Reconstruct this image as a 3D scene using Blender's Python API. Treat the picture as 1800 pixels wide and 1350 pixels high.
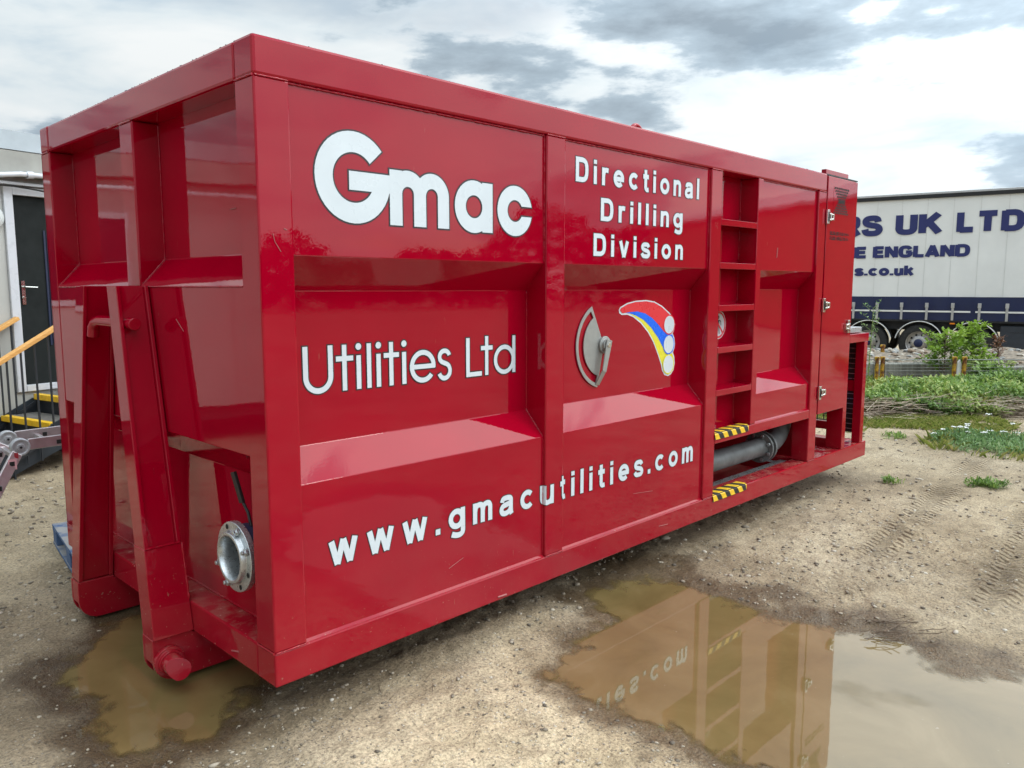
import bpy, bmesh, math, random
import numpy as np
from mathutils import Vector, Matrix, noise as mnoise

random.seed(7); rng = np.random.default_rng(7)
R = math.radians
scene = bpy.context.scene
for o in list(bpy.data.objects): bpy.data.objects.remove(o)
COL = scene.collection

# ------------------------------------------------------------------ camera
YAW, PITCH = R(44.267), math.atan(170/1389)
cam_d = bpy.data.cameras.new('camera'); cam = bpy.data.objects.new('camera', cam_d); COL.objects.link(cam)
cam.location = (-1.4276, -2.6597, 1.7355)
cam_d.sensor_width = 36; cam_d.lens = 36*1389/1800; cam_d.clip_start = .05; cam_d.clip_end = 3000
cam.rotation_euler = (math.pi/2-PITCH, 0, YAW-math.pi/2)
scene.camera = cam
FW = Vector((math.cos(YAW), math.sin(YAW), 0)); RT = Vector((math.sin(YAW), -math.cos(YAW), 0))

# ------------------------------------------------------------------ world: broken cloud over pale blue
SUN_EL, SUN_AZ = R(44), R(-46)          # azimuth counter-clockwise from +X
CLOUD_OFF = (6, 6, 6)
world = bpy.data.worlds.new('World'); scene.world = world; world.use_nodes = True
def build_sky():
    nt = world.node_tree; N = nt.nodes; L = nt.links; N.clear()
    out = N.new('ShaderNodeOutputWorld'); bg = N.new('ShaderNodeBackground'); L.new(bg.outputs[0], out.inputs[0])
    bg.inputs[1].default_value = 0.1
    sky = N.new('ShaderNodeTexSky'); sky.sky_type = 'NISHITA'; sky.sun_disc = False
    sky.sun_elevation = SUN_EL; sky.sun_rotation = math.pi/2-SUN_AZ; sky.air_density = 1.2; sky.dust_density = 2.0
    tc = N.new('ShaderNodeTexCoord'); sep = N.new('ShaderNodeSeparateXYZ'); L.new(tc.outputs['Generated'], sep.inputs[0])
    def m(op, a, b=None, c=None, clamp=False):
        n = N.new('ShaderNodeMath'); n.operation = op; n.use_clamp = clamp
        for i, v in enumerate((a, b, c)):
            if v is None: continue
            if hasattr(v, 'is_linked'): L.new(v, n.inputs[i])
            else: n.inputs[i].default_value = v
        return n.outputs[0]
    z = m('MAXIMUM', sep.outputs[2], 0.0); zz = m('ADD', z, 0.16)
    cb = N.new('ShaderNodeCombineXYZ'); L.new(m('DIVIDE', sep.outputs[0], zz), cb.inputs[0]); L.new(m('DIVIDE', sep.outputs[1], zz), cb.inputs[1])
    cb.inputs[2].default_value = 0.0
    def noise(scale, detail, rough, off, dist=0.0):
        mp = N.new('ShaderNodeMapping'); mp.inputs['Location'].default_value = off; L.new(cb.outputs[0], mp.inputs[0])
        t = N.new('ShaderNodeTexNoise'); t.inputs['Scale'].default_value = scale; t.inputs['Detail'].default_value = detail
        t.inputs['Roughness'].default_value = rough; t.inputs['Distortion'].default_value = dist; L.new(mp.outputs[0], t.inputs[0]); return t.outputs[0]
    def ramp(fac, stops):
        r = N.new('ShaderNodeValToRGB'); L.new(fac, r.inputs[0]); e = r.color_ramp.elements
        while len(e) < len(stops): e.new(.5)
        for q, (p, c) in zip(e, stops): q.position = p; q.color = (*c, 1)
        return r.outputs[0]
    # the high, bright sheet
    hi = ramp(noise(1.7, 7, .55, (3.1, 1.7, 0), .4), [(.30, (8.2, 9.9, 11.2)), (.45, (11.0, 12.1, 12.6)), (.62, (13.0, 13.5, 13.6))])
    # gaps of sky
    gap = ramp(noise(.75, 6, .5, (8.3, 2.2, 0), .3), [(.52, (0, 0, 0)), (.66, (1, 1, 1))])
    mix1 = N.new('ShaderNodeMix'); mix1.data_type = 'RGBA'; L.new(m('MULTIPLY', gap, .55), mix1.inputs[0]); L.new(hi, mix1.inputs[6])
    skyb = N.new('ShaderNodeMix'); skyb.data_type = 'RGBA'; skyb.blend_type = 'MULTIPLY'; skyb.inputs[0].default_value = 1
    L.new(sky.outputs[0], skyb.inputs[6]); skyb.inputs[7].default_value = (1.5, 1.5, 1.5, 1); L.new(skyb.outputs[2], mix1.inputs[7])
    # low grey cumulus: puffy, a little flattened, darker in the thick of each cloud
    cv = N.new('ShaderNodeCombineXYZ'); L.new(sep.outputs[0], cv.inputs[0]); L.new(sep.outputs[1], cv.inputs[1]); L.new(m('MULTIPLY', sep.outputs[2], 3.2), cv.inputs[2])
    def noise3(scale, detail, rough, off):
        mp = N.new('ShaderNodeMapping'); mp.inputs['Location'].default_value = off; L.new(cv.outputs[0], mp.inputs[0])
        t = N.new('ShaderNodeTexNoise'); t.inputs['Scale'].default_value = scale; t.inputs['Detail'].default_value = detail
        t.inputs['Roughness'].default_value = rough; L.new(mp.outputs[0], t.inputs[0]); return t.outputs[0]
    lo = noise3(3.0, 8, .57, CLOUD_OFF)
    cov = ramp(lo, [(.515, (0, 0, 0)), (.565, (1, 1, 1))])
    body = ramp(lo, [(.53, (9.4, 10.8, 11.8)), (.58, (5.4, 6.8, 8.0)), (.68, (3.0, 3.9, 4.8))])
    mix2 = N.new('ShaderNodeMix'); mix2.data_type = 'RGBA'; L.new(m('MULTIPLY', cov, .9), mix2.inputs[0]); L.new(mix1.outputs[2], mix2.inputs[6]); L.new(body, mix2.inputs[7])
    # an overcast dome brightens towards the zenith
    br = N.new('ShaderNodeMapRange'); br.interpolation_type = 'SMOOTHSTEP'; L.new(z, br.inputs[0])
    for i, q in ((1, .12), (2, .95), (3, .95), (4, 1.6)): br.inputs[i].default_value = q
    vm = N.new('ShaderNodeVectorMath'); vm.operation = 'SCALE'; L.new(mix2.outputs[2], vm.inputs[0]); L.new(br.outputs[0], vm.inputs[3])
    # and towards the veiled sun
    dt = N.new('ShaderNodeVectorMath'); dt.operation = 'DOT_PRODUCT'; L.new(tc.outputs['Generated'], dt.inputs[0])
    dt.inputs[1].default_value = (math.cos(SUN_EL)*math.cos(SUN_AZ), math.cos(SUN_EL)*math.sin(SUN_AZ), math.sin(SUN_EL))
    gl = m('ADD', 1.0, m('MULTIPLY', m('POWER', m('MAXIMUM', dt.outputs['Value'], 0.0), 2.0), 2.3))
    vm2 = N.new('ShaderNodeVectorMath'); vm2.operation = 'SCALE'; L.new(vm.outputs[0], vm2.inputs[0]); L.new(gl, vm2.inputs[3])
    L.new(vm2.outputs[0], bg.inputs[0])
build_sky(); world.cycles.sampling_method = 'MANUAL'; world.cycles.sample_map_resolution = 256
sun_d = bpy.data.lights.new('sun', 'SUN'); sun = bpy.data.objects.new('sun', sun_d); COL.objects.link(sun)
sun_d.energy = 0.9; sun_d.angle = R(14); sun_d.color = (1, .96, .9)
sdir = Vector((math.cos(SUN_EL)*math.cos(SUN_AZ), math.cos(SUN_EL)*math.sin(SUN_AZ), math.sin(SUN_EL)))
sun.rotation_euler = sdir.to_track_quat('Z', 'Y').to_euler()
vs = scene.view_settings; vs.view_transform = 'Standard'; vs.look = 'None'; vs.exposure = -0.52; vs.gamma = 1
scene.cycles.max_bounces = 5; scene.cycles.diffuse_bounces = 3; scene.cycles.glossy_bounces = 3; scene.cycles.transmission_bounces = 2; scene.cycles.caustics_reflective = False; scene.cycles.caustics_refractive = False; scene.cycles.use_adaptive_sampling = True; scene.cycles.adaptive_threshold = .015; scene.cycles.use_denoising = True; scene.cycles.denoising_prefilter = 'ACCURATE'

# ------------------------------------------------------------------ materials
def new_mat(name):
    m = bpy.data.materials.new(name); m.use_nodes = True
    nt = m.node_tree; return m, nt, nt.nodes['Principled BSDF']
def tex_noise(nt, scale, detail=4, rough=.55, vec=None, dist=0):
    t = nt.nodes.new('ShaderNodeTexNoise'); t.inputs['Scale'].default_value = scale; t.inputs['Detail'].default_value = detail
    t.inputs['Roughness'].default_value = rough; t.inputs['Distortion'].default_value = dist
    if vec is None:
        tc = nt.nodes.get('OC') or nt.nodes.new('ShaderNodeTexCoord'); tc.name = 'OC'; vec = tc.outputs['Object']
    nt.links.new(vec, t.inputs[0]); return t.outputs[0]
def ramp(nt, fac, stops):
    r = nt.nodes.new('ShaderNodeValToRGB'); nt.links.new(fac, r.inputs[0]); e = r.color_ramp.elements
    while len(e) < len(stops): e.new(.5)
    for q, (p, c) in zip(e, stops):
        q.position = p; q.color = (*c, 1) if not isinstance(c, (int, float)) else (c, c, c, 1)
    return r.outputs[0]
def mixc(nt, fac, a, b, mode='MIX'):
    n = nt.nodes.new('ShaderNodeMix'); n.data_type = 'RGBA'; n.blend_type = mode
    for sock, v in ((0, fac), (6, a), (7, b)):
        if hasattr(v, 'is_linked'): nt.links.new(v, n.inputs[sock])
        elif isinstance(v, (int, float)): n.inputs[sock].default_value = v if sock == 0 else (v, v, v, 1)
        else: n.inputs[sock].default_value = (*v, 1)
    return n.outputs[2]
def mth(nt, op, a, b=None, clamp=False):
    n = nt.nodes.new('ShaderNodeMath'); n.operation = op; n.use_clamp = clamp
    for i, v in enumerate((a, b)):
        if v is None: continue
        if hasattr(v, 'is_linked'): nt.links.new(v, n.inputs[i])
        else: n.inputs[i].default_value = v
    return n.outputs[0]
def bump(nt, h, strength, dist, prev=None):
    b = nt.nodes.new('ShaderNodeBump'); b.inputs['Strength'].default_value = strength; b.inputs['Distance'].default_value = dist
    nt.links.new(h, b.inputs['Height'])
    if prev is not None: nt.links.new(prev, b.inputs['Normal'])
    return b.outputs[0]
def plain(name, col, rough=.5, metal=0, var=.12, vscale=6, bmp=0, bscale=40, bdist=.002, coat=0, spec=.5):
    m, nt, p = new_mat(name)
    n = tex_noise(nt, vscale, 6)
    a = tuple(max(0, c*(1-var)) for c in col); b = tuple(min(1, c*(1+var)) for c in col)
    nt.links.new(ramp(nt, n, [(.3, a), (.7, b)]), p.inputs['Base Color'])
    nt.links.new(ramp(nt, tex_noise(nt, vscale*2.7, 5), [(.3, max(0.02, rough-.07)), (.7, min(1, rough+.07))]), p.inputs['Roughness'])
    p.inputs['Metallic'].default_value = metal; p.inputs['Coat Weight'].default_value = coat; p.inputs['Specular IOR Level'].default_value = spec
    if bmp: nt.links.new(bump(nt, tex_noise(nt, bscale, 4), bmp, bdist), p.inputs['Normal'])
    return m
def red_paint(name, base=(.31, .0003, .0130)):
    m, nt, p = new_mat(name)
    geo = nt.nodes.new('ShaderNodeNewGeometry'); sx = nt.nodes.new('ShaderNodeSeparateXYZ'); nt.links.new(geo.outputs['Normal'], sx.inputs[0])
    pz = nt.nodes.new('ShaderNodeSeparateXYZ'); nt.links.new(geo.outputs['Position'], pz.inputs[0])
    # settled dust on flat low steel, a little dried splash near the bottom
    up = ramp(nt, sx.outputs[2], [(.93, 0), (.99, 1)])
    low = ramp(nt, pz.outputs[2], [(.36, 1), (.5, 0)])
    dn = ramp(nt, tex_noise(nt, 9, 5, .65, geo.outputs['Position']), [(.42, 0), (.68, 1)])
    dust = mth(nt, 'MULTIPLY', mth(nt, 'MULTIPLY', up, low), mth(nt, 'MULTIPLY', dn, .5))
    splash = ramp(nt, tex_noise(nt, 55, 4, .7, geo.outputs['Position']), [(.64, 0), (.72, 1)])
    splash = mth(nt, 'MULTIPLY', splash, ramp(nt, pz.outputs[2], [(.2, .8), (.7, 0)]))
    sc_ = nt.nodes.new('ShaderNodeMapping'); sc_.inputs['Scale'].default_value = (60, 60, 9); sc_.inputs['Rotation'].default_value = (.3, .5, .2); nt.links.new(geo.outputs['Position'], sc_.inputs[0])
    scr = mth(nt, 'MULTIPLY', ramp(nt, tex_noise(nt, 1.0, 3, .6, sc_.outputs[0]), [(.705, 0), (.74, .35)]), ramp(nt, tex_noise(nt, 1.7, 2, .5, geo.outputs['Position']), [(.5, 0), (.62, 1)]))
    film = mth(nt, 'MULTIPLY', ramp(nt, pz.outputs[2], [(.2, .07), (.8, 0)]), ramp(nt, tex_noise(nt, 5, 4, .6, geo.outputs['Position']), [(.35, .2), (.7, 1)]))
    fac = mth(nt, 'MAXIMUM', mth(nt, 'MAXIMUM', mth(nt, 'MAXIMUM', dust, film), splash), scr)
    var = ramp(nt, tex_noise(nt, 2.3, 5, .5, geo.outputs['Position']), [(.3, tuple(c*.93 for c in base)), (.7, tuple(c*1.06 for c in base))])
    nt.links.new(mixc(nt, fac, var, (.30, .21, .15)), p.inputs['Base Color'])
    p.inputs['Roughness'].default_value = .5; p.inputs['Specular IOR Level'].default_value = .0
    p.inputs['Coat Weight'].default_value = 1.0; p.inputs['Coat IOR'].default_value = 1.40
    sm = ramp(nt, tex_noise(nt, 3.7, 3, .6, geo.outputs['Position']), [(.35, .006), (.75, .022)])
    cr = mixc(nt, fac, sm, (.7, .7, .7)); nt.links.new(cr, p.inputs['Coat Roughness'])
    b1 = bump(nt, tex_noise(nt, 2.2, 1, .4, geo.outputs['Position']), .28, .006)
    b2 = bump(nt, tex_noise(nt, 95, 1, .5, geo.outputs['Position']), .055, .0009, b1)
    b3 = b2
    nt.links.new(b3, p.inputs['Normal']); nt.links.new(b3, p.inputs['Coat Normal'])
    return m
M = {}
M['red'] = red_paint('red_gloss_paint')
M['white_vinyl'] = plain('white_vinyl', (.60, .66, .71), .3, var=.05, vscale=5)
M['black_vinyl'] = plain('black_vinyl', (.018, .012, .016), .35)
M['logo_red'] = plain('logo_red', (.68, .028, .04), .3, var=.03)
M['logo_blue'] = plain('logo_blue', (.0, .13, .82), .3, var=.03)
M['logo_yellow'] = plain('logo_yellow', (.72, .66, .04), .3, var=.03)
M['stainless'] = plain('stainless_steel', (.36, .37, .36), .42, .6, .08, 20)
M['chrome'] = plain('chrome', (.66, .65, .62), .2, 1, .1, 30)
M['galv'] = plain('galvanised_steel', (.56, .59, .61), .30, .85, .16, 26)
M['grey_pipe'] = plain('grey_pipe_paint', (.125, .137, .14), .5, 0, .35, 9, .15, 60)
M['black'] = plain('black_plastic', (.012, .012, .013), .42)
M['navy_iron'] = plain('navy_iron', (.012, .02, .055), .5, bmp=.3)
M['rubber'] = plain('rubber', (.020, .020, .020), .8, var=.4, vscale=20, bmp=.3, bscale=60)
M['hazard_yellow'] = plain('hazard_yellow', (.80, .50, .02), .45, var=.12, vscale=40)
M['hazard_black'] = plain('hazard_black', (.014, .013, .012), .6)
M['blue_plastic'] = plain('blue_drum', (.01, .06, .25), .4)
M['dark_void'] = plain('dark_void', (.006, .005, .005), .8)
M['cabin_wall'] = plain('cabin_wall', (.43, .435, .41), .5, var=.08, vscale=1.6)
M['cabin_fascia'] = plain('cabin_fascia', (.36, .36, .33), .55, var=.25, vscale=2.2)
M['cabin_roof'] = plain('cabin_roof', (.42, .48, .52), .5, var=.1)
M['upvc'] = plain('white_upvc', (.58, .60, .64), .3, var=.03)
M['door_grey'] = plain('door_grey', (.014, .017, .017), .8, spec=.2, var=.15)
M['door_glass'] = plain('door_glass', (.01, .016, .028), .08, var=.1)
M['steel_black'] = plain('black_steel', (.022, .026, .032), .45, var=.2)
M['slate_sheet'] = plain('slate_sheet', (.022, .030, .040), .5, var=.3, vscale=4)
M['step_yellow'] = plain('step_yellow', (.82, .50, .02), .5, var=.15, vscale=14)
M['tread_grey'] = plain('tread_grey', (.13, .125, .115), .8, var=.3, vscale=18, bmp=.4)
M['alu'] = plain('aluminium', (.55, .52, .54), .34, .85, .12, 14)
M['alu_cast'] = plain('hinge_grey', (.34, .35, .37), .45, .3, .12, 30)
M['lamp_glass'] = plain('lamp_opal', (.6, .63, .62), .25, var=.03)
M['curtain_white'] = plain('curtain_white', (.76, .78, .78), .5, var=.07, vscale=.9)
M['curtain_seam'] = plain('curtain_seam', (.60, .61, .60), .6)
M['curtain_navy'] = plain('curtain_navy', (.006, .014, .065), .35, var=.2, vscale=1.2)
M['print_navy'] = plain('print_navy', (.014, .022, .13), .4, var=.06)
M['chassis'] = plain('chassis_black', (.009, .010, .013), .55, var=.3)
M['toolbox'] = plain('toolbox_grey', (.025, .032, .045), .45, var=.2)
M['alu_rail'] = plain('trailer_alloy', (.50, .51, .52), .35, .7, .1)
M['rim'] = plain('wheel_alloy', (.42, .41, .40), .35, .8, .2, 12)
M['tape'] = plain('retro_tape', (.75, .76, .75), .35, var=.1)
M['amber'] = plain('amber_lens', (.75, .22, .01), .25)
M['white_trim'] = plain('white_trim', (.72, .73, .73), .4)
M['wire'] = plain('weathered_wire', (.15, .155, .145), .5, .5, .2, 8)
M['shed'] = plain('brown_cladding', (.55, .22, .10), .6, var=.15)

def wood(name, col, dark):
    m, nt, p = new_mat(name)
    tc = nt.nodes.new('ShaderNodeTexCoord'); mp = nt.nodes.new('ShaderNodeMapping'); mp.inputs['Scale'].default_value = (1.5, 22, 22)
    nt.links.new(tc.outputs['Object'], mp.inputs[0])
    nt.links.new(ramp(nt, tex_noise(nt, 2.5, 6, .6, mp.outputs[0]), [(.3, dark), (.6, col)]), p.inputs['Base Color']); p.inputs['Roughness'].default_value = .55
    return m
M['wood'] = wood('handrail_pine', (.74, .40, .12), (.58, .27, .07))
def rusty(name):
    m, nt, p = new_mat(name)
    n = tex_noise(nt, 7, 8, .65); n2 = tex_noise(nt, 40, 5)
    rust = ramp(nt, n2, [(.3, (.06, .018, .008)), (.7, (.22, .075, .02))])
    nt.links.new(mixc(nt, ramp(nt, n, [(.44, 0), (.56, 1)]), (.62, .36, .02), rust), p.inputs['Base Color']); p.inputs['Roughness'].default_value = .75
    return m
M['rust_yellow'] = rusty('rusty_yellow_paint')
def pallet_blue():
    m, nt, p = new_mat('worn_blue_paint')
    n = tex_noise(nt, 6, 8, .65)
    geo = nt.nodes.new('ShaderNodeNewGeometry'); s = nt.nodes.new('ShaderNodeSeparateXYZ'); nt.links.new(geo.outputs['Normal'], s.inputs[0])
    worn = mth(nt, 'MULTIPLY', ramp(nt, n, [(.38, 0), (.55, 1)]), ramp(nt, s.outputs[2], [(.5, .15), (.9, .8)]))
    nt.links.new(mixc(nt, worn, (.012, .075, .21), (.36, .34, .30)), p.inputs['Base Color']); p.inputs['Roughness'].default_value = .7
    return m
M['pallet'] = pallet_blue()
def concrete():
    m, nt, p = new_mat('weathered_concrete')
    a = ramp(nt, tex_noise(nt, 1.2, 8, .65), [(.3, (.17, .165, .14)), (.7, (.34, .335, .30))])
    mp = nt.nodes.new('ShaderNodeMapping'); mp.inputs['Scale'].default_value = (9, 9, .6)
    tc = nt.nodes.new('ShaderNodeTexCoord'); nt.links.new(tc.outputs['Object'], mp.inputs[0])
    st = ramp(nt, tex_noise(nt, 1, 5, .6, mp.outputs[0]), [(.42, .55), (.6, 1)])
    nt.links.new(mixc(nt, 1, a, st, 'MULTIPLY'), p.inputs['Base Color']); p.inputs['Roughness'].default_value = .9
    nt.links.new(bump(nt, tex_noise(nt, 30, 6), .5, .01), p.inputs['Normal']); return m
M['concrete'] = concrete()
def leaf_mat(name, stops, trans=.3):
    m, nt, p = new_mat(name)
    at = nt.nodes.new('ShaderNodeAttribute'); at.attribute_name = 'rnd'
    c = ramp(nt, at.outputs['Fac'], stops); nt.links.new(c, p.inputs['Base Color']); p.inputs['Roughness'].default_value = .55
    tr = nt.nodes.new('ShaderNodeBsdfTranslucent'); nt.links.new(c, tr.inputs[0])
    mx = nt.nodes.new('ShaderNodeMixShader'); mx.inputs[0].default_value = trans
    nt.links.new(p.outputs[0], mx.inputs[1]); nt.links.new(tr.outputs[0], mx.inputs[2])
    nt.links.new(mx.outputs[0], nt.nodes['Material Output'].inputs[0]); return m
M['weed'] = leaf_mat('weed_leaves', [(0, (.06, .12, .025)), (.4, (.17, .29, .06)), (.7, (.27, .39, .085)), (1, (.44, .48, .16))])
M['grass'] = leaf_mat('grass_blades', [(0, (.20, .28, .05)), (.5, (.42, .50, .11)), (1, (.66, .60, .26))])
M['fern'] = leaf_mat('blue_green_leaves', [(0, (.08, .16, .05)), (.6, (.20, .34, .12)), (1, (.36, .46, .22))])
M['sapling'] = leaf_mat('sapling_leaves', [(0, (.09, .18, .02)), (.5, (.20, .33, .035)), (1, (.34, .46, .07))], .4)
M['straw'] = leaf_mat('dead_stems', [(0, (.10, .065, .045)), (.5, (.26, .18, .12)), (1, (.50, .42, .30))], .1)
M['brown_leaf'] = leaf_mat('dead_dock', [(0, (.12, .045, .015)), (1, (.30, .13, .05))], .1)
M['flower'] = plain('white_petals', (.75, .77, .75), .6)
M['bark'] = plain('bark', (.13, .09, .06), .85, var=.3, vscale=20, bmp=.5)
M['far_wood'] = leaf_mat('far_wood', [(0, (.015, .03, .01)), (1, (.05, .09, .025))], .15)

# ------------------------------------------------------------------ mesh helpers
class MB:
    def __init__(s): s.v = []; s.f = []; s.mi = []
    def add(s, vs, fs, mi=0):
        b = len(s.v); s.v += [tuple(v) for v in vs]; s.f += [tuple(b+i for i in f) for f in fs]; s.mi += [mi]*len(fs); return s
    def box(s, x0, x1, y0, y1, z0, z1, mi=0):
        return s.add([(x0,y0,z0),(x1,y0,z0),(x1,y1,z0),(x0,y1,z0),(x0,y0,z1),(x1,y0,z1),(x1,y1,z1),(x0,y1,z1)],
                     [(0,3,2,1),(4,5,6,7),(0,1,5,4),(1,2,6,5),(2,3,7,6),(3,0,4,7)], mi)
    def prism(s, loop, off, mi=0):
        n = len(loop); off = Vector(off); a = [Vector(p) for p in loop]
        vs = a+[p+off for p in a]
        return s.add(vs, [tuple(range(n-1,-1,-1)), tuple(range(n,2*n))]+[(i,(i+1)%n,n+(i+1)%n,n+i) for i in range(n)], mi)
    def beam(s, p0, p1, w, h, up=(0,0,1), mi=0):
        p0, p1 = Vector(p0), Vector(p1); d = (p1-p0).normalized(); u = Vector(up); sd = d.cross(u).normalized(); u = sd.cross(d)
        c = [sd*a*w/2+u*b*h/2 for a, b in ((-1,-1),(1,-1),(1,1),(-1,1))]
        return s.add([p0+k for k in c]+[p1+k for k in c], [(0,1,2,3),(7,6,5,4),(0,4,5,1),(1,5,6,2),(2,6,7,3),(3,7,4,0)], mi)
    def tube(s, pts, r, n=10, mi=0, caps=True):
        pts = [Vector(p) for p in pts]; rr = r if isinstance(r, (list, tuple)) else [r]*len(pts)
        vs = []; prev = None
        for i, p in enumerate(pts):
            d = (pts[min(i+1, len(pts)-1)]-pts[max(i-1, 0)]).normalized()
            if prev is None:
                a = d.cross(Vector((0,0,1)));  a = a if a.length > 1e-3 else d.cross(Vector((1,0,0)))
            else: a = prev-d*prev.dot(d)
            a.normalize(); prev = a; b = d.cross(a)
            vs += [p+(a*math.cos(2*math.pi*k/n)+b*math.sin(2*math.pi*k/n))*rr[i] for k in range(n)]
        fs = [(i*n+k, i*n+(k+1)%n, (i+1)*n+(k+1)%n, (i+1)*n+k) for i in range(len(pts)-1) for k in range(n)]
        if caps: fs += [tuple(range(n-1,-1,-1)), tuple(range((len(pts)-1)*n, len(pts)*n))]
        return s.add(vs, fs, mi)
    def lathe(s, prof, org, axis, n=32, mi=0, closed=False):
        ax = Vector(axis).normalized(); a = ax.cross(Vector((0,0,1))); a = a if a.length > 1e-3 else ax.cross(Vector((1,0,0))); a.normalize(); b = ax.cross(a); o = Vector(org)
        vs = [o+ax*t+(a*math.cos(2*math.pi*k/n)+b*math.sin(2*math.pi*k/n))*r for r, t in prof for k in range(n)]
        m = len(prof); rng_ = range(m) if closed else range(m-1)
        return s.add(vs, [(i*n+k, i*n+(k+1)%n, ((i+1)%m)*n+(k+1)%n, ((i+1)%m)*n+k) for i in rng_ for k in range(n)], mi)
    def mesh(s, name, mats, smooth=None):
        me = bpy.data.meshes.new(name); me.from_pydata(s.v, [], s.f)
        for m in (mats if isinstance(mats, (list, tuple)) else [mats]): me.materials.append(m)
        if any(s.mi): me.polygons.foreach_set('material_index', s.mi)
        me.update()
        bm = bmesh.new(); bm.from_mesh(me); bmesh.ops.recalc_face_normals(bm, faces=bm.faces); bm.to_mesh(me); bm.free()
        if smooth:
            me.polygons.foreach_set('use_smooth', [True]*len(me.polygons)); me.set_sharp_from_angle(angle=R(smooth))
        return me
    def build(s, name, mats, parent=None, bevel=0, smooth=None, label=None, loc=None):
        o = bpy.data.objects.new(name, s.mesh(name, mats, smooth)); COL.objects.link(o); o.parent = parent
        if loc is not None: o.location = loc
        if label: o['label'] = label
        if bevel:
            b = o.modifiers.new('bevel', 'BEVEL'); b.width = bevel; b.segments = 2; b.limit_method = 'ANGLE'; b.angle_limit = R(35); b.harden_normals = False
        return o
def thing(name, label, cat, loc=(0,0,0), rz=0, group=None):
    o = bpy.data.objects.new(name, None); COL.objects.link(o); o.location = loc; o.rotation_euler = (0,0,rz); o.empty_display_size = .1
    o['label'] = label; o['category'] = cat
    if group: o['group'] = group
    return o
def tag(o, label=None, cat=None, group=None, kind=None):
    for k, v in (('label', label), ('category', cat), ('group', group), ('kind', kind)):
        if v: o[k] = v
    return o
def arr_mesh(name, v, f, mats, attrs=None, smooth=False):
    """numpy arrays -> mesh, with point attributes"""
    me = bpy.data.meshes.new(name); v = np.asarray(v, np.float32); f = np.asarray(f, np.int32)
    me.vertices.add(len(v)); me.vertices.foreach_set('co', v.ravel())
    k = f.shape[1]; me.loops.add(f.size); me.loops.foreach_set('vertex_index', f.ravel())
    me.polygons.add(len(f)); me.polygons.foreach_set('loop_start', np.arange(0, f.size, k, dtype=np.int32))
    if smooth: me.polygons.foreach_set('use_smooth', np.ones(len(f), bool))
    for n, a in (attrs or {}).items():
        at = me.attributes.new(n, 'FLOAT', 'POINT'); at.data.foreach_set('value', np.asarray(a, np.float32))
    me.materials.append(mats); me.update(calc_edges=True); me.validate(); return me

# ------------------------------------------------------------------ ground
PUD_R = [(1.95,.06),(2.2,.12),(2.44,.04),(2.55,-.13),(2.55,-.37),(2.47,-.59),(2.42,-.79),(2.47,-.95),(2.55,-1.07),(2.6,-1.2),(2.61,-1.36),(2.56,-1.49),(2.46,-1.64),(2.49,-1.8),(2.57,-1.96),(2.69,-2.35),(2.4,-2.75),(1.71,-2.66),(1.09,-1.96),(1.14,-1.56),(1.14,-1.45),(1.12,-1.31),(1.17,-1.16),(1.15,-.96),(1.14,-.79),(1.12,-.56),(1.15,-.38),(1.32,-.31),(1.55,-.28),(1.75,-.23),(1.85,-.12)]
PUD_L = [(.09,1.59),(0,1.62),(-.15,1.47),(-.31,1.37),(-.4,1.3),(-.45,1.19),(-.45,.97),(-.44,.79),(-.48,.58),(-.5,.44),(-.48,.31),(-.38,.24),(-.22,.21),(-.08,.26),(.11,.39),(.27,.48),(.38,.79),(.34,1.11),(.27,1.44)]
def sdist(P, poly):
    """signed distance of points to a polygon, negative inside"""
    poly = np.array(poly); d = np.full(len(P), 1e9); ins = np.zeros(len(P), bool)
    for a, b in zip(poly, np.roll(poly, -1, 0)):
        e = b-a; w = P-a; t = np.clip((w@e)/(e@e), 0, 1); d = np.minimum(d, np.hypot(*(w-t[:,None]*e).T))
        c = ((a[1] <= P[:,1]) != (b[1] <= P[:,1])); xx = a[0]+(P[:,1]-a[1])/np.where(abs(b[1]-a[1])<1e-9, 1e-9, b[1]-a[1])*(b[0]-a[0])
        ins ^= c & (P[:,0] < xx)
    return np.where(ins, -d, d)
def vnoise(P, scale, seed):
    """smooth value noise on a lattice, vectorised"""
    g = np.random.default_rng(seed).random((256, 256)); q = P*scale+100; i = np.floor(q).astype(int); t = q-i; t = t*t*(3-2*t); i %= 255
    a = g[i[:,0], i[:,1]]; b = g[i[:,0]+1, i[:,1]]; c = g[i[:,0], i[:,1]+1]; d = g[i[:,0]+1, i[:,1]+1]
    return (a*(1-t[:,0])+b*t[:,0])*(1-t[:,1])+(c*(1-t[:,0])+d*t[:,0])*t[:,1]-.5
def fbm(P, scale, seed, oct=4):
    return sum(vnoise(P, scale*2.03**k, seed+k)*.55**k for k in range(oct))
WATER = -.014
C2 = np.array([cam.location.x, cam.location.y]); F2 = np.array(FW[:2]); R2 = np.array(RT[:2])
def sstep(x, a, b): t = np.clip((x-a)/(b-a), 0, 1); return t*t*(3-2*t)
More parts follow.
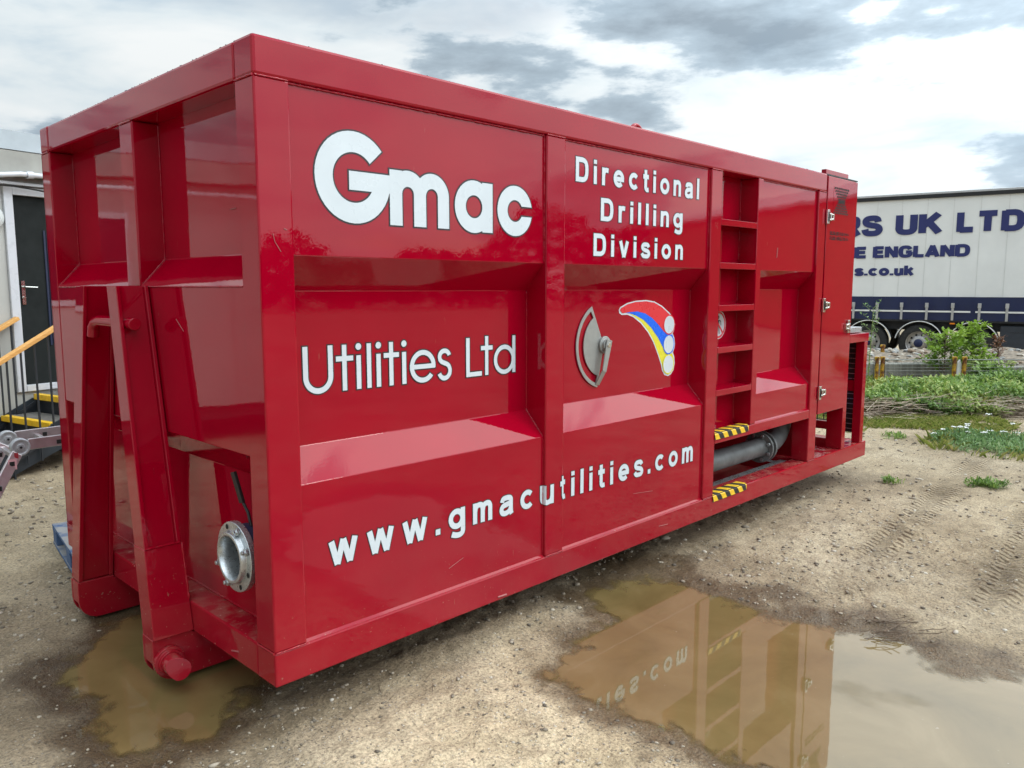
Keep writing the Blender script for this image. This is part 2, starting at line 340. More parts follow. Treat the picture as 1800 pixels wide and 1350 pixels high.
def terrain(P):
    warp = np.stack([fbm(P, 3.5, 31, 3), fbm(P, 3.5, 41, 3)], 1)*.11
    sd = np.minimum(sdist(P+warp, PUD_R), sdist(P+warp, PUD_L))-.025
    z = fbm(P, .45, 1)*.03+fbm(P, 2.2, 5)*.022+fbm(P, 11, 9)*.017+fbm(P, 31, 15, 2)*.011
    rough = fbm(P, 2.2, 5)*.010+fbm(P, 11, 9)*.012+fbm(P, 30, 15, 2)*.006
    shore = WATER+np.clip(sd, -.4, .4)*.10+rough*np.clip(abs(sd)/.06+.35, 0, 1)
    w = sstep(sd, .05, .45); z = shore*(1-w)+np.maximum(z, WATER+.006)*w
    dep = (P-C2)@F2; lat = (P-C2)@R2
    z = z*(1-sstep(dep, 9, 14)*.7)
    z = z-.33*sstep(dep, 16.5, 19.5)*sstep(lat, 2, 5)
    return z, sd
def axis(lo, hi, step, far, grow=1.16):
    a = list(np.arange(lo, hi+step/2, step)); d = step; x = hi
    while x < far: d *= grow; x += d; a.append(x)
    d = step; x = lo; b = []
    while x > -far: d *= grow; x -= d; b.append(x)
    return np.array(b[::-1]+a)
def build_ground():
    xs = axis(-1.4, 4.6, .02, 900); ys = axis(-2.9, 2.4, .02, 900)
    X, Y = np.meshgrid(xs, ys, indexing='ij'); P = np.stack([X.ravel(), Y.ravel()], 1); z, sd = terrain(P)
    nx, ny = len(xs), len(ys); i = np.arange(nx*ny).reshape(nx, ny)
    f = np.stack([i[:-1,:-1].ravel(), i[1:,:-1].ravel(), i[1:,1:].ravel(), i[:-1,1:].ravel()], 1)
    wet = np.clip(1.2-(sd+fbm(P, 4, 71)*.26-.12*np.clip((P[:,0]-2.0)*2, 0, 1))/.17, 0, 1)
    # damp ground left of the unit; under it, damp plus painted contact shade
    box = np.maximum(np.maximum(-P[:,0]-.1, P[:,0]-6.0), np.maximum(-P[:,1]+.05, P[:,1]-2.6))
    damp_shade = np.clip(1.1-(box+fbm(P, 2.5, 77)*.45)/.40, 0, 1)*.8
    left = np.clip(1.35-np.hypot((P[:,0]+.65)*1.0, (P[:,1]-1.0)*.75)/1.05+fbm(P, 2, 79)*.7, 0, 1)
    damp_shade = np.maximum(np.maximum(damp_shade, left), np.clip(fbm(P, .55, 601, 5)*2.0-.25, 0, .4)*(P[:,0] > -3))
    # tyre tracks
    def band(a, b, w):
        a, b = np.array(a), np.array(b); e = (b-a)/np.linalg.norm(b-a); q = P-a; s = q@e; o = abs(q@np.array([-e[1], e[0]]))
        return np.clip(1.3-o/w, 0, 1)*np.clip(s/.4, 0, 1)*np.clip((np.linalg.norm(b-a)-s)/.4, 0, 1)
    tr = np.maximum(band((2.8,-.94), (7.6,-.56), .15), band((3.2,-1.62), (7.6,-1.27), .14))*np.clip(.8+fbm(P, 1.7, 90)*1.6, 0, 1)
    pale = np.clip(1.3-np.hypot((P[:,0]-.75)*.8, P[:,1]+.95)/.9+fbm(P, 1.5, 95)*.9, 0, 1)*(1-wet)
    me = arr_mesh('ground', np.column_stack([P, z]), f, ground_mat(), dict(wet=wet, damp_shade=damp_shade*(1-.7*pale), track=tr, pale=pale), True)
    o = bpy.data.objects.new('ground', me); COL.objects.link(o); o['kind'] = 'structure'
def ground_mat():
    m, nt, p = new_mat('gravel_earth')
    geo = nt.nodes.new('ShaderNodeNewGeometry'); pos = geo.outputs['Position']
    def attr(n):
        a = nt.nodes.new('ShaderNodeAttribute'); a.attribute_name = n; return a.outputs['Fac']
    big = tex_noise(nt, .8, 7, .68, pos); mid = tex_noise(nt, 6, 8, .7, pos); fine = tex_noise(nt, 70, 6, .75, pos)
    base = ramp(nt, big, [(.34, (.245, .190, .120)), (.5, (.365, .295, .197)), (.66, (.47, .395, .28))])
    base = mixc(nt, .75, base, ramp(nt, mid, [(.28, (.62, .60, .58)), (.5, (.95, .94, .92)), (.72, (1.15, 1.13, 1.10))]), 'MULTIPLY')
    base = mixc(nt, .8, base, ramp(nt, fine, [(.35, (.36, .34, .32)), (.5, (1, 1, 1)), (.64, (1.45, 1.43, 1.40))]), 'MULTIPLY')
    # embedded grit
    vo = nt.nodes.new('ShaderNodeTexVoronoi'); vo.inputs['Scale'].default_value = 75; nt.links.new(pos, vo.inputs['Vector'])
    sepc = nt.nodes.new('ShaderNodeSeparateColor'); nt.links.new(vo.outputs['Color'], sepc.inputs[0])
    pick = mth(nt, 'MULTIPLY', ramp(nt, sepc.outputs[0], [(.70, 0), (.74, 1)]), ramp(nt, vo.outputs['Distance'], [(.24, 1), (.36, 0)]))
    grit = ramp(nt, sepc.outputs[1], [(.2, (.18, .15, .12)), (.6, (.40, .35, .28)), (1, (.58, .54, .47))])
    base = mixc(nt, mth(nt, 'MULTIPLY', pick, .8), base, grit)
    damp_shadef = attr('damp_shade'); wetf = attr('wet')
    base = mixc(nt, mth(nt, 'MULTIPLY', attr('pale'), .6), base, mixc(nt, 1, base, (1.45, 1.42, 1.38), 'MULTIPLY'))
    base = mixc(nt, mth(nt, 'MULTIPLY', attr('track'), .45), base, mixc(nt, 1, base, (.70, .66, .62), 'MULTIPLY'))
    base = mixc(nt, mth(nt, 'MULTIPLY', damp_shadef, .85), base, mixc(nt, 1, base, (.50, .47, .45), 'MULTIPLY'))
    base = mixc(nt, mth(nt, 'MULTIPLY', wetf, .92), base, mixc(nt, 1, base, (.36, .30, .24), 'MULTIPLY'))
    nt.links.new(base, p.inputs['Base Color'])
    nt.links.new(mth(nt, 'SUBTRACT', .92, mth(nt, 'ADD', mth(nt, 'MULTIPLY', wetf, .42), mth(nt, 'MULTIPLY', damp_shadef, .12))), p.inputs['Roughness'])
    p.inputs['Specular IOR Level'].default_value = .35
    b = bump(nt, tex_noise(nt, 9, 4, .7, pos), .6, .03); b = bump(nt, tex_noise(nt, 85, 3, .7, pos), .8, .009, b); b = bump(nt, pick, .7, .006, b)
    # chevron tread
    sp = nt.nodes.new('ShaderNodeSeparateXYZ'); nt.links.new(pos, sp.inputs[0])
    along = mth(nt, 'ADD', mth(nt, 'MULTIPLY', sp.outputs[0], .997), mth(nt, 'MULTIPLY', sp.outputs[1], .08))
    across = mth(nt, 'ADD', mth(nt, 'MULTIPLY', sp.outputs[0], -.08), mth(nt, 'MULTIPLY', sp.outputs[1], .997))
    v = mth(nt, 'SINE', mth(nt, 'ADD', mth(nt, 'MULTIPLY', along, 95), mth(nt, 'MULTIPLY', mth(nt, 'PINGPONG', across, .075), 80)))
    b = bump(nt, mth(nt, 'MULTIPLY', v, attr('track')), .7, .022, b)
    nt.links.new(b, p.inputs['Normal']); return m
build_ground()
def water_mat():
    m, nt, p = new_mat('muddy_water')
    geo = nt.nodes.new('ShaderNodeNewGeometry'); pos = geo.outputs['Position']
    c = ramp(nt, tex_noise(nt, 2.2, 6, .6, pos, .6), [(.3, (.135, .095, .036)), (.55, (.178, .125, .050)), (.75, (.22, .160, .074))])
    # floating specks and silt
    spk = ramp(nt, tex_noise(nt, 34, 3, .6, pos), [(.735, 0), (.75, .8)])
    nt.links.new(mixc(nt, spk, c, (.30, .25, .17)), p.inputs['Base Color']); p.inputs['Roughness'].default_value = .02; p.inputs['IOR'].default_value = 1.75
    p.inputs['Specular IOR Level'].default_value = .5
    nt.links.new(bump(nt, tex_noise(nt, 7, 2, .5, pos), .06, .003), p.inputs['Normal'])
    # a few millimetres of water over mud let the mud show
    at = nt.nodes.new('ShaderNodeAttribute'); at.attribute_name = 'depth'
    al = nt.nodes.new('ShaderNodeMapRange'); al.interpolation_type = 'SMOOTHSTEP'; nt.links.new(at.outputs['Fac'], al.inputs[0])
    for i, q in ((1, 0.0), (2, .010), (3, .12), (4, 1.0)): al.inputs[i].default_value = q
    tr = nt.nodes.new('ShaderNodeBsdfTransparent'); mx = nt.nodes.new('ShaderNodeMixShader'); nt.links.new(al.outputs[0], mx.inputs[0])
    nt.links.new(tr.outputs[0], mx.inputs[1]); nt.links.new(p.outputs[0], mx.inputs[2]); nt.links.new(mx.outputs[0], nt.nodes['Material Output'].inputs[0])
    return m
M['water'] = water_mat()
for poly in (PUD_R, PUD_L):
    lo, hi = np.min(poly, 0)-.3, np.max(poly, 0)+.3; xs = np.arange(lo[0], hi[0], .025); ys = np.arange(lo[1], hi[1], .025)
    X, Y = np.meshgrid(xs, ys, indexing='ij'); P = np.stack([X.ravel(), Y.ravel()], 1); z, sd = terrain(P); nx, ny = len(xs), len(ys); i = np.arange(nx*ny).reshape(nx, ny)
    f = np.stack([i[:-1,:-1].ravel(), i[1:,:-1].ravel(), i[1:,1:].ravel(), i[:-1,1:].ravel()], 1); f = f[(sd[f] < .12).all(1) & (sdist(P, poly)[f] < .3).all(1)]
    used = np.unique(f); rm = np.full(len(P), -1); rm[used] = np.arange(len(used)); P, z, f = P[used], z[used], rm[f]
    me = arr_mesh('puddle_water', np.column_stack([P, np.full(len(P), WATER)]), f, M['water'], dict(depth=np.maximum(WATER-z, 0)), True)
    o = bpy.data.objects.new('puddle_water', me); COL.objects.link(o); o['kind'] = 'structure'

# pebbles, denser close by
def build_pebbles():
    ico = bmesh.new(); bmesh.ops.create_icosphere(ico, subdivisions=1, radius=1)
    iv = np.array([v.co[:] for v in ico.verts]); fi = np.array([[v.index for v in f.verts] for f in ico.faces]); ico.free()
    n = 46000; dep = rng.random(n)**1.5*11+1.3; lat = (rng.random(n)*2-1)*(dep*.75+.4)
    P = C2+dep[:,None]*F2+lat[:,None]*R2
    z, sd = terrain(P); clump = fbm(P, 1.3, 120)
    keep = (sd > .012) & ((clump > -.05) | (rng.random(n) < .35)); P, z, dep = P[keep], z[keep], dep[keep]; n = len(P)
    s = (.0020+.0095*rng.random(n)**3.4)*np.clip(dep/3.2, .75, 1.7); big = rng.random(n) < .007; s[big] *= 2.1
    sc = s[:,None]*(.6+.8*rng.random((n,3))); sc[:,2] *= .55
    a = rng.random(n)*6.283; ca, sa = np.cos(a), np.sin(a)
    j = iv[None]*(1+(rng.random((n, len(iv), 1))-.5)*.5)*sc[:,None]
    v = np.stack([j[...,0]*ca[:,None]-j[...,1]*sa[:,None]+P[:,None,0], j[...,0]*sa[:,None]+j[...,1]*ca[:,None]+P[:,None,1], j[...,2]+z[:,None]+.15*sc[:,2][:,None]], -1).reshape(-1, 3)
    f = (fi[None]+(np.arange(n)*len(iv))[:,None,None]).reshape(-1, 3)
    wet = np.clip(1-(terrain(P)[1])/.2, 0, 1)
    m, nt, p = new_mat('pebbles')
    at = nt.nodes.new('ShaderNodeAttribute'); at.attribute_name = 'rnd'
    nt.links.new(ramp(nt, at.outputs['Fac'], [(0, (.10, .08, .06)), (.5, (.28, .235, .175)), (.85, (.40, .345, .27)), (1, (.50, .46, .39))]), p.inputs['Base Color']); p.inputs['Roughness'].default_value = .8
    o = bpy.data.objects.new('gravel', arr_mesh('gravel', v, f, m, dict(rnd=np.repeat(rng.random(n)*(1-.5*wet), len(iv))))); COL.objects.link(o)
    tag(o, 'loose pale stones scattered over the earth yard', 'gravel', kind='stuff')
    # twigs and straw bits
    mb = MB()
    for k in range(170):
        d = 1.8+random.random()**1.3*8; l = (random.random()*2-1)*d*.66; q = C2+d*F2+l*R2; zz, s_ = terrain(q[None]); 
        if s_[0] < .01: continue
        a = random.random()*6.28; ln = .02+.07*random.random()**2; q3 = Vector((q[0], q[1], zz[0]+.004)); e = Vector((math.cos(a), math.sin(a), random.uniform(-.05,.15)))*ln
        mb.tube([q3, q3+e*.5+Vector((0,0,.003)), q3+e], .0014, 4)
    for k in range(26):       # the tangle of roots on the far bank of the puddle
        q = Vector((2.62+random.gauss(0,.09), -1.33+random.gauss(0,.10), .008)); a = random.gauss(-.7,.5); pts = [q]
        for j in range(4): a += random.gauss(0,.3); q = q+Vector((math.cos(a), math.sin(a), 0))*.035+Vector((0,0,random.gauss(.002,.005))); pts.append(q)
        mb.tube(pts, .0022, 4)
    t = mb.build('twigs', M['bark']); tag(t, 'thin twigs and roots lying on the earth', 'twigs', kind='stuff')
build_pebbles()

# ------------------------------------------------------------------ lettering
def _el(cx, cy, rx, ry, a0, a1, n=28): return [(cx+rx*math.cos(R(a0+(a1-a0)*i/n)), cy+ry*math.sin(R(a0+(a1-a0)*i/n))) for i in range(n+1)]
def _sm(p, k=2):
    for _ in range(k):
        q = [p[0]]
        for a, b in zip(p, p[1:]): q += [(a[0]*.75+b[0]*.25, a[1]*.75+b[1]*.25), (a[0]*.25+b[0]*.75, a[1]*.25+b[1]*.75)]
        p = q+[p[-1]]
    return p
# centre lines of a plain bold sans, cap height 1
GLY = {
 'o': (.74, [_el(.37,.37,.27,.27,0,360)]), 'c': (.70, [_el(.37,.37,.27,.27,42,318)]), 'e': (.74, [_el(.37,.37,.27,.27,0,315), [(.12,.355),(.73,.355)]]),
 'a': (.70, [_sm([(.13,.50),(.16,.62),(.30,.645),(.46,.645),(.57,.60),(.57,.46),(.57,.12),(.61,0)]), _sm([(.57,.44),(.40,.40),(.14,.36),(.08,.20),(.16,.08),(.36,.07),(.52,.15),(.57,.28)])]),
 'n': (.63, [[(.1,0),(.1,.74)], _sm([(.1,.40),(.14,.60),(.30,.66),(.46,.65),(.53,.54),(.53,.40)])+[(.53,0)]]),
 'm': (.92, [[(.1,0),(.1,.74)], _sm([(.1,.40),(.14,.60),(.26,.66),(.40,.65),(.46,.54),(.46,.40)])+[(.46,0)], _sm([(.46,.40),(.50,.60),(.62,.66),(.76,.65),(.82,.54),(.82,.40)])+[(.82,0)]]),
 'u': (.63, [[(.1,.74)]+_sm([(.1,.34),(.1,.18),(.18,.08),(.34,.08),(.49,.15),(.53,.34)]), [(.53,.74),(.53,0)]]),
 'r': (.44, [[(.1,0),(.1,.74)], _sm([(.1,.36),(.13,.56),(.24,.66),(.43,.635)])]), 'i': (.2, [[(.1,0),(.1,.74)], [(.1,.83),(.1,1)]]), 'l': (.2, [[(.1,0),(.1,1)]]),
 't': (.44, [[(.2,.96)]+_sm([(.2,.40),(.2,.14),(.28,.07),(.43,.09)]), [(.01,.66),(.43,.66)]]),
 'v': (.66, [[(.09,.74),(.33,0)], [(.57,.74),(.33,0)]]), 'w': (.98, [[(.08,.74),(.275,0)], [(.49,.74),(.275,0)], [(.49,.74),(.705,0)], [(.90,.74),(.705,0)]]),
 'g': (.74, [_el(.36,.38,.26,.26,0,360), [(.64,.74)]+_sm([(.64,.10),(.64,-.12),(.54,-.205),(.34,-.205),(.14,-.13)])]),
 's': (.66, [_sm([(.56,.52),(.50,.64),(.34,.655),(.16,.64),(.09,.53),(.16,.42),(.33,.375),(.52,.33),(.60,.21),(.52,.09),(.33,.085),(.14,.10),(.07,.23)])]),
 '.': (.2, [[(.1,0),(.1,.2)]]), 'k': (.66, [[(.1,0),(.1,1)], [(.58,.76),(.15,.32)], [(.28,.46),(.60,0)]]),
 'D': (.80, [[(.1,0),(.1,1)], [(.1,.9)]+_sm([(.30,.9),(.52,.9),(.70,.76),(.70,.24),(.52,.1),(.30,.1)])+[(.1,.1)]]),
 'R': (.80, [[(.1,0),(.1,1)], [(.1,.9)]+_sm([(.40,.9),(.64,.9),(.66,.70),(.64,.49),(.40,.49)])+[(.1,.49)], [(.42,.5),(.72,0)]]),
 'S': (.76, [_sm([(.62,.70),(.58,.88),(.38,.92),(.14,.88),(.08,.72),(.16,.58),(.38,.52),(.62,.46),(.70,.28),(.60,.11),(.38,.08),(.12,.11),(.07,.32)])]),
 'U': (.76, [[(.1,1)]+_sm([(.1,.40),(.1,.20),(.22,.08),(.54,.08),(.66,.20),(.66,.40)])+[(.66,1)]]), 'K': (.80, [[(.1,0),(.1,1)], [(.70,1),(.14,.38)], [(.32,.60),(.74,0)]]),
 'L': (.62, [[(.1,0),(.1,1)], [(.1,.1),(.62,.1)]]), 'T': (.70, [[(0,.9),(.70,.9)], [(.35,1),(.35,0)]]), 'E': (.66, [[(.1,0),(.1,1)], [(.1,.9),(.65,.9)], [(.1,.51),(.61,.51)], [(.1,.1),(.66,.1)]]),
 'N': (.76, [[(.1,0),(.1,1)], [(.66,0),(.66,1)], [(.12,.97),(.64,.03)]]), 'A': (.80, [[(.08,0),(.40,1)], [(.72,0),(.40,1)], [(.20,.28),(.60,.28)]]),
 'G': (.80, [_sm([(.68,.70),(.60,.88),(.38,.92),(.14,.86),(.08,.50),(.14,.14),(.38,.08),(.60,.12),(.70,.24),(.70,.46)]), [(.42,.46),(.78,.46)]]),
}
def lettering(name, body, x0, x1, z0, z1, y, parent, space=.2, w=.2, edge=.03, mat='white_vinyl', label=None, edgemat='black_vinyl', ztop=1.0):
    """z0 = baseline, z1 = cap line"""
    strokes = []; pen = 0
    for ch in body:
        adv, gl = GLY[ch]; strokes += [[(a+pen, b) for a, b in st] for st in gl]; pen += adv+space
    total = pen-space; sx, sz = (x1-x0)/total, z1-z0; mb = MB(); k = 0
    for mi, e in ((0, 0), (1, edge)):
        if mi and not edge: continue
        for st in strokes:
            P = [np.array(q) for q in st]; n = len(P); closed = np.linalg.norm(P[0]-P[-1]) < 1e-6
            T = []
            for i in range(n):
                t = (P[(i+1) % (n-1)]-P[(i-1) % (n-1)]) if closed and i in (0, n-1) else P[min(i+1, n-1)]-P[max(i-1, 0)]; T.append(t/np.linalg.norm(t))
            if not closed: P[0] = P[0]-T[0]*e; P[-1] = P[-1]+T[-1]*e
            k += 1; yy = y-(.0020 if mi == 0 else .0007)-.000010*(k % 60)
            A = [q+np.array([-t[1], t[0]])*(w/2+e) for q, t in zip(P, T)]; B = [q-np.array([-t[1], t[0]])*(w/2+e) for q, t in zip(P, T)]
            mb.add([(x0+q[0]*sx, yy, z0+q[1]*sz) for q in A+B], [(i, i+1, n+i+1, n+i) for i in range(n-1)], mi)
    return mb.build(name, [M[mat], M[edgemat]], parent, label=label)
class Strokes:
    """letters made of bars, rings and strokes on a plane y = const, each with a dark edge under it"""
    def __init__(s, y, e): s.mb = MB(); s.y = y; s.e = e; s.k = 0
    def _put(s, P, mi):
        s.k += 1; y = s.y-(.0020 if mi == 0 else .0007)-.00002*s.k
        return [(a, y, b) for a, b in P]
    def strip(s, A, B, mi):
        n = len(A); s.mb.add(s._put(list(A)+list(B), mi), [(i, i+1, n+i+1, n+i) for i in range(n-1)], mi)
    def bar(s, x0, x1, z0, z1):
        for mi, e in ((0, 0), (1, s.e)): s.mb.add(s._put([(x0-e,z0-e),(x1+e,z0-e),(x1+e,z1+e),(x0-e,z1+e)], mi), [(0,1,2,3)], mi)
    def arc(s, cx, cz, ro, ri, a0, a1, b0=None, b1=None, n=40):
        b0 = a0 if b0 is None else b0; b1 = a1 if b1 is None else b1
        full = abs(a1-a0) > 359.9
        for mi, e in ((0, 0), (1, s.e)):
            q = 0 if full else e
            f = lambda r, u0, u1: [(cx+r*math.cos(R(u0+(u1-u0)*i/n)), cz+r*math.sin(R(u0+(u1-u0)*i/n))) for i in range(n+1)]
            do, di = math.degrees(q/ro), math.degrees(q/max(ri, .01))
            s.strip(f(ro+e, a0-do, a1+do), f(max(ri-e, .002), b0-di, b1+di), mi)
    def disc(s, cx, cz, r, n=20):
        for mi, e in ((0, 0), (1, s.e)):
            s.mb.add(s._put([(cx+(r+e)*math.cos(6.2832*i/n), cz+(r+e)*math.sin(6.2832*i/n)) for i in range(n)], mi), [tuple(range(n))], mi)
    def path(s, pts, w):
        P = [np.array(p) for p in pts]; T = [(P[min(i+1, len(P)-1)]-P[max(i-1, 0)]) for i in range(len(P))]; T = [t/np.linalg.norm(t) for t in T]
        for mi, e in ((0, 0), (1, s.e)):
            Q = list(P); Q[0] = P[0]-T[0]*e; Q[-1] = P[-1]+T[-1]*e
            s.strip([q+np.array([-t[1], t[0]])*(w/2+e) for q, t in zip(Q, T)], [q-np.array([-t[1], t[0]])*(w/2+e) for q, t in zip(Q, T)], mi)

# ------------------------------------------------------------------ the red hook-lift unit
W, ZB, ZT, m_ = 2.45, .20, 2.62, .14
U = thing('hooklift_tank', 'large glossy red steel hook-lift tank unit with white lettering on its side', 'container')
red = M['red']
def ubox(name, *b, bevel=.007, mat=red, parent=U, label=None):
    return MB().box(*b).build(name, mat, parent, bevel, label=label)
# frame
ubox('base_rail', 0, 5.96, 0, m_, ZB, .338, label='long base rail under the lettered side')
ubox('base_rail', 0, 5.96, W-m_, W, ZB, .338)
ubox('base_rail', .0015, m_, m_+.0005, W-m_-.0005, ZB+.001, .337, label='dusty base rail across the hook end')
ubox('base_rail', 5.82, 5.9585, m_+.0005, W-m_-.0005, ZB+.001, .337)
for x in (1.6, 3.2, 4.75): ubox('cross_member', x, x+.1, m_, W-m_, ZB+.01, .33, bevel=0)
ubox('top_rail', 0, 4.852, 0, m_, 2.479, ZT, bevel=.012, label='top rail above the lettered side')
ubox('top_rail', 0, 4.852, W-m_, W, 2.479, ZT, bevel=.012)
ubox('top_rail', .0015, m_, m_+.0005, W-m_-.0005, 2.480, ZT-.001, bevel=.012, label='top rail across the hook end')
ubox('roof_sheet', m_-.02, 4.85, m_-.02, W-m_+.02, 2.58, 2.60, bevel=0)
for x0, x1 in ((0, .14), (1.548, 1.69), (3.11, 3.245), (4.712, 4.854)):
    ubox('side_post', x0, x1, 0, m_, .3385, 2.4785)
    ubox('side_post', x0, x1, W-m_, W, .3385, 2.4785)
ubox('ladder_stile', 3.732, 3.805, .0005, m_, .764, 2.4785, bevel=.005)
ubox('mid_rail', 3.2455, 4.7115, .0005, m_, .692, .763, bevel=.005)
ubox('end_post', .001, .125, 1.12, 1.27, 1.737, 2.4785, label='short post in the middle of the hook end')
# pressed side panels
def pressed(name, x0, x1, zl, zu, yf=.018, yr=.137, axis='y', lo=.972, a=1.10, b=1.72, hi=1.855, label=None):
    prof = [(yf, zu), (yf, hi), (yr, b), (yr, a), (yf, lo), (yf, zl)]
    loop = prof+[(d+.005, z) for d, z in prof[::-1]]
    if axis == 'y': L = [(x0, d, z) for d, z in loop]; off = (x1-x0, 0, 0)
    else: L = [(d, x0, z) for d, z in loop]; off = (0, x1-x0, 0)
    return MB().prism(L, off).build(name, red, U, .0035, label=label)
pressed('side_panel', .136, 1.552, .335, 2.482, label='pressed side panel with recessed middle below the big name')
pressed('side_panel', 1.686, 3.114, .335, 2.482, label='pressed side panel with the gauge plate and crescent logo')
pressed('side_panel', 3.801, 4.716, .76, 2.482, label='short pressed side panel right of the ladder')
MB().box(3.241, 3.736, .137, .142, .76, 2.48).build('ladder_back_panel', red, U)
# hook end: recessed above, belly in the middle, recessed below
prof = [(.122, 2.482), (.122, 1.866), (.003, 1.737), (.003, 1.092), (.118, .965), (.118, .335)]
MB().prism([(d, .136, z) for d, z in prof+[(d+.005, z) for d, z in prof[::-1]]], (0, W-.272, 0)).build('end_panel', red, U, .004)
MB().box(.0, 4.85, W-.02, W-.015, .34, 2.48).build('far_side_panel', red, U)
# folded sill lips at the foot of the panels, and weld beads
for x0, x1, z in ((.142, 1.546, .3385), (1.692, 3.108, .3385), (3.807, 4.71, .7635)):
    MB().prism([(x0, .008, z), (x0, .0205, z+.011), (x0, .024, z)], (x1-x0, 0, 0)).build('sill_fillet', red, U, 0)
def weld(pts, r=.0045, n=None):
    P = [Vector(p) for p in pts]; out = []; rr = []
    for a, b in zip(P, P[1:]):
        k = max(4, int((b-a).length/.012))
        for i in range(k): out.append(a+(b-a)*i/k); rr.append(r*(.65+.7*random.random()))
    out.append(P[-1]); rr.append(r*.5); return MB().tube(out, rr, 6).build('weld_bead', red, U, smooth=60)
for x in (.1415, 1.5465, 1.6915, 3.1085): weld([(x, .017, 2.475), (x, .017, 1.86)]); weld([(x, .017, .965), (x, .017, .36)], .0035)
for x0, x1 in ((.142, 1.546), (1.692, 3.108), (3.807, 4.71)): weld([(x0, .014, 2.474), (x1, .014, 2.474)], .004)
for x in (1.5465, 3.1085, 4.7105): weld([(x, .135, 1.715), (x, .135, 1.10), (x, .018, .974)], .004)
for y in (1.119, .141, 2.309): weld([(.12, y, 2.47), (.12, y, 1.866), (.004, y, 1.738)], .004)
for x0, x1 in ((.004, .138), (1.55, 1.688), (3.112, 3.243), (4.714, 4.85)): weld([(x0, -.001, 2.4785), (x1, -.001, 2.4785)], .0035); weld([(x0, -.001, .3385), (x1, -.001, .3385)], .0035)
for y0, y1 in ((.004, .138), (2.314, 2.446)): weld([(-.001, y0, 2.4785), (-.001, y1, 2.4785)], .004); weld([(-.001, y0, .3385), (-.001, y1, .3385)], .004)
weld([(-.001, 1.122, 2.4785), (-.001, 1.268, 2.4785)], .004)
weld([(.003, .142, 1.738), (.003, 2.3, 1.738)], .004)
weld([(.12, .142, .345), (.12, 2.3, .345)], .005)
weld([(3.73, .135, 2.47), (3.73, .135, .77)], .004)
# ladder
for zt in (2.178, 1.898, 1.620, 1.342, 1.056):
    mb = MB().prism([(3.246, .002, zt-.002), (3.246, .12, zt+.008), (3.246, .136, zt+.008), (3.246, .136, zt), (3.246, .012, zt-.012), (3.246, .012, zt-.042), (3.246, .002, zt-.042)], (.485, 0, 0))
    r_ = mb.build('ladder_rung', red, U, .002)
    MB().tube([(3.725, .006, zt+.002), (3.725, .13, zt+.012)], .006, 6).build('weld_bead', red, r_)
# hazard strips
def strip(z, y0=-.002):
    n, x0, x1 = 8, 3.236, 3.70; mb = MB(); w = (x1-x0)/n
    prof = [(.075, z+.006), (.010, z+.007), (.000, z+.004), (-.006, z-.006), (-.006, z-.042)]
    for k in range(-2, n+2):
        sh = [0, .35*w, .55*w, .8*w, 1.25*w]; ok = lambda x: min(max(x, x0), x1)
        for j in range(len(prof)-1):
            a, b = prof[j], prof[j+1]; p = x0+k*w
            q = [(ok(p+sh[j]-w), *a), (ok(p+w+sh[j]-w), *a), (ok(p+w+sh[j+1]-w), *b), (ok(p+sh[j+1]-w), *b)]
            if abs(q[1][0]-q[0][0])+abs(q[2][0]-q[3][0]) > 1e-4: mb.add(q, [(0,1,2,3)], k % 2)
    mb.box(x0, x1, -.003, .07, z+.0005, z+.0042, 1)
    return mb.build('hazard_step_strip', [M['hazard_yellow'], M['hazard_black']], U)
strip(.764); strip(.339)
# lettering
G = Strokes(.018, .0065)
G.arc(.424, 2.165, .178, .0975, 40, 368, 38, 349); G.bar(.401, .600, 2.117, 2.190)
for x0, x1 in ((.598, .662), (.724, .790), (.856, .920)): G.bar(x0, x1, 1.991, 2.125)
G.bar(.598, .662, 2.12, 2.216); G.arc(.693, 2.122, .097, .031, 0, 180); G.arc(.823, 2.122, .097, .033, 0, 180)
G.arc(1.071, 2.098, .117, .051, 0, 360); G.bar(1.122, 1.188, 1.986, 2.209)
G.arc(1.338, 2.097, .118, .051, 11.7, 348.3, 28, 332)
G.mb.build('company_name', [M['white_vinyl'], M['black_vinyl']], U, label='big white rounded letters reading Gmac')
S = Strokes(.137, .0055)
S.bar(.241, .264, 1.374, 1.499); S.bar(.358, .381, 1.374, 1.499); S.arc(.311, 1.374, .070, .047, 180, 360)
for c, b0, b1 in ((.437, .396, .481), (.679, .639, .722), (1.261, 1.222, 1.302)): S.bar(c-.011, c+.011, 1.306, 1.498); S.bar(b0, b1, 1.430, 1.451)
for c in (.508, .611, .750): S.bar(c-.0115, c+.0115, 1.306, 1.450); S.disc(c, 1.487, .0145)
S.bar(.550, .572, 1.306, 1.498)
S.arc(.857, 1.378, .075, .052, -7, 322); S.bar(.79, .929, 1.367, 1.388)
pts = [(.987+.030*math.cos(R(a)), 1.414+.0275*math.sin(R(a))) for a in range(12, 262, 10)]+[(.987+.0335*math.cos(R(a)), 1.3475+.0345*math.sin(R(a))) for a in range(78, -172, -10)]
S.path(pts, .0215)
S.bar(1.124, 1.147, 1.306, 1.494); S.bar(1.124, 1.227, 1.306, 1.328)
S.arc(1.384, 1.376, .074, .052, 0, 360); S.bar(1.441, 1.463, 1.306, 1.494)
S.mb.build('company_name_second_line', [M['white_vinyl'], M['black_vinyl']], U, label='thin white letters reading Utilities Ltd')
lettering('slogan_line', 'Directional', 1.788, 2.986, 2.279, 2.404, .018, U, .35, .20, .035, label='white line reading Directional')
lettering('slogan_line', 'Drilling', 2.001, 2.806, 2.091, 2.212, .018, U, .35, .20, .035, label='white line reading Drilling')
lettering('slogan_line', 'Division', 1.942, 2.818, 1.903, 2.022, .018, U, .35, .20, .035, label='white line reading Division')
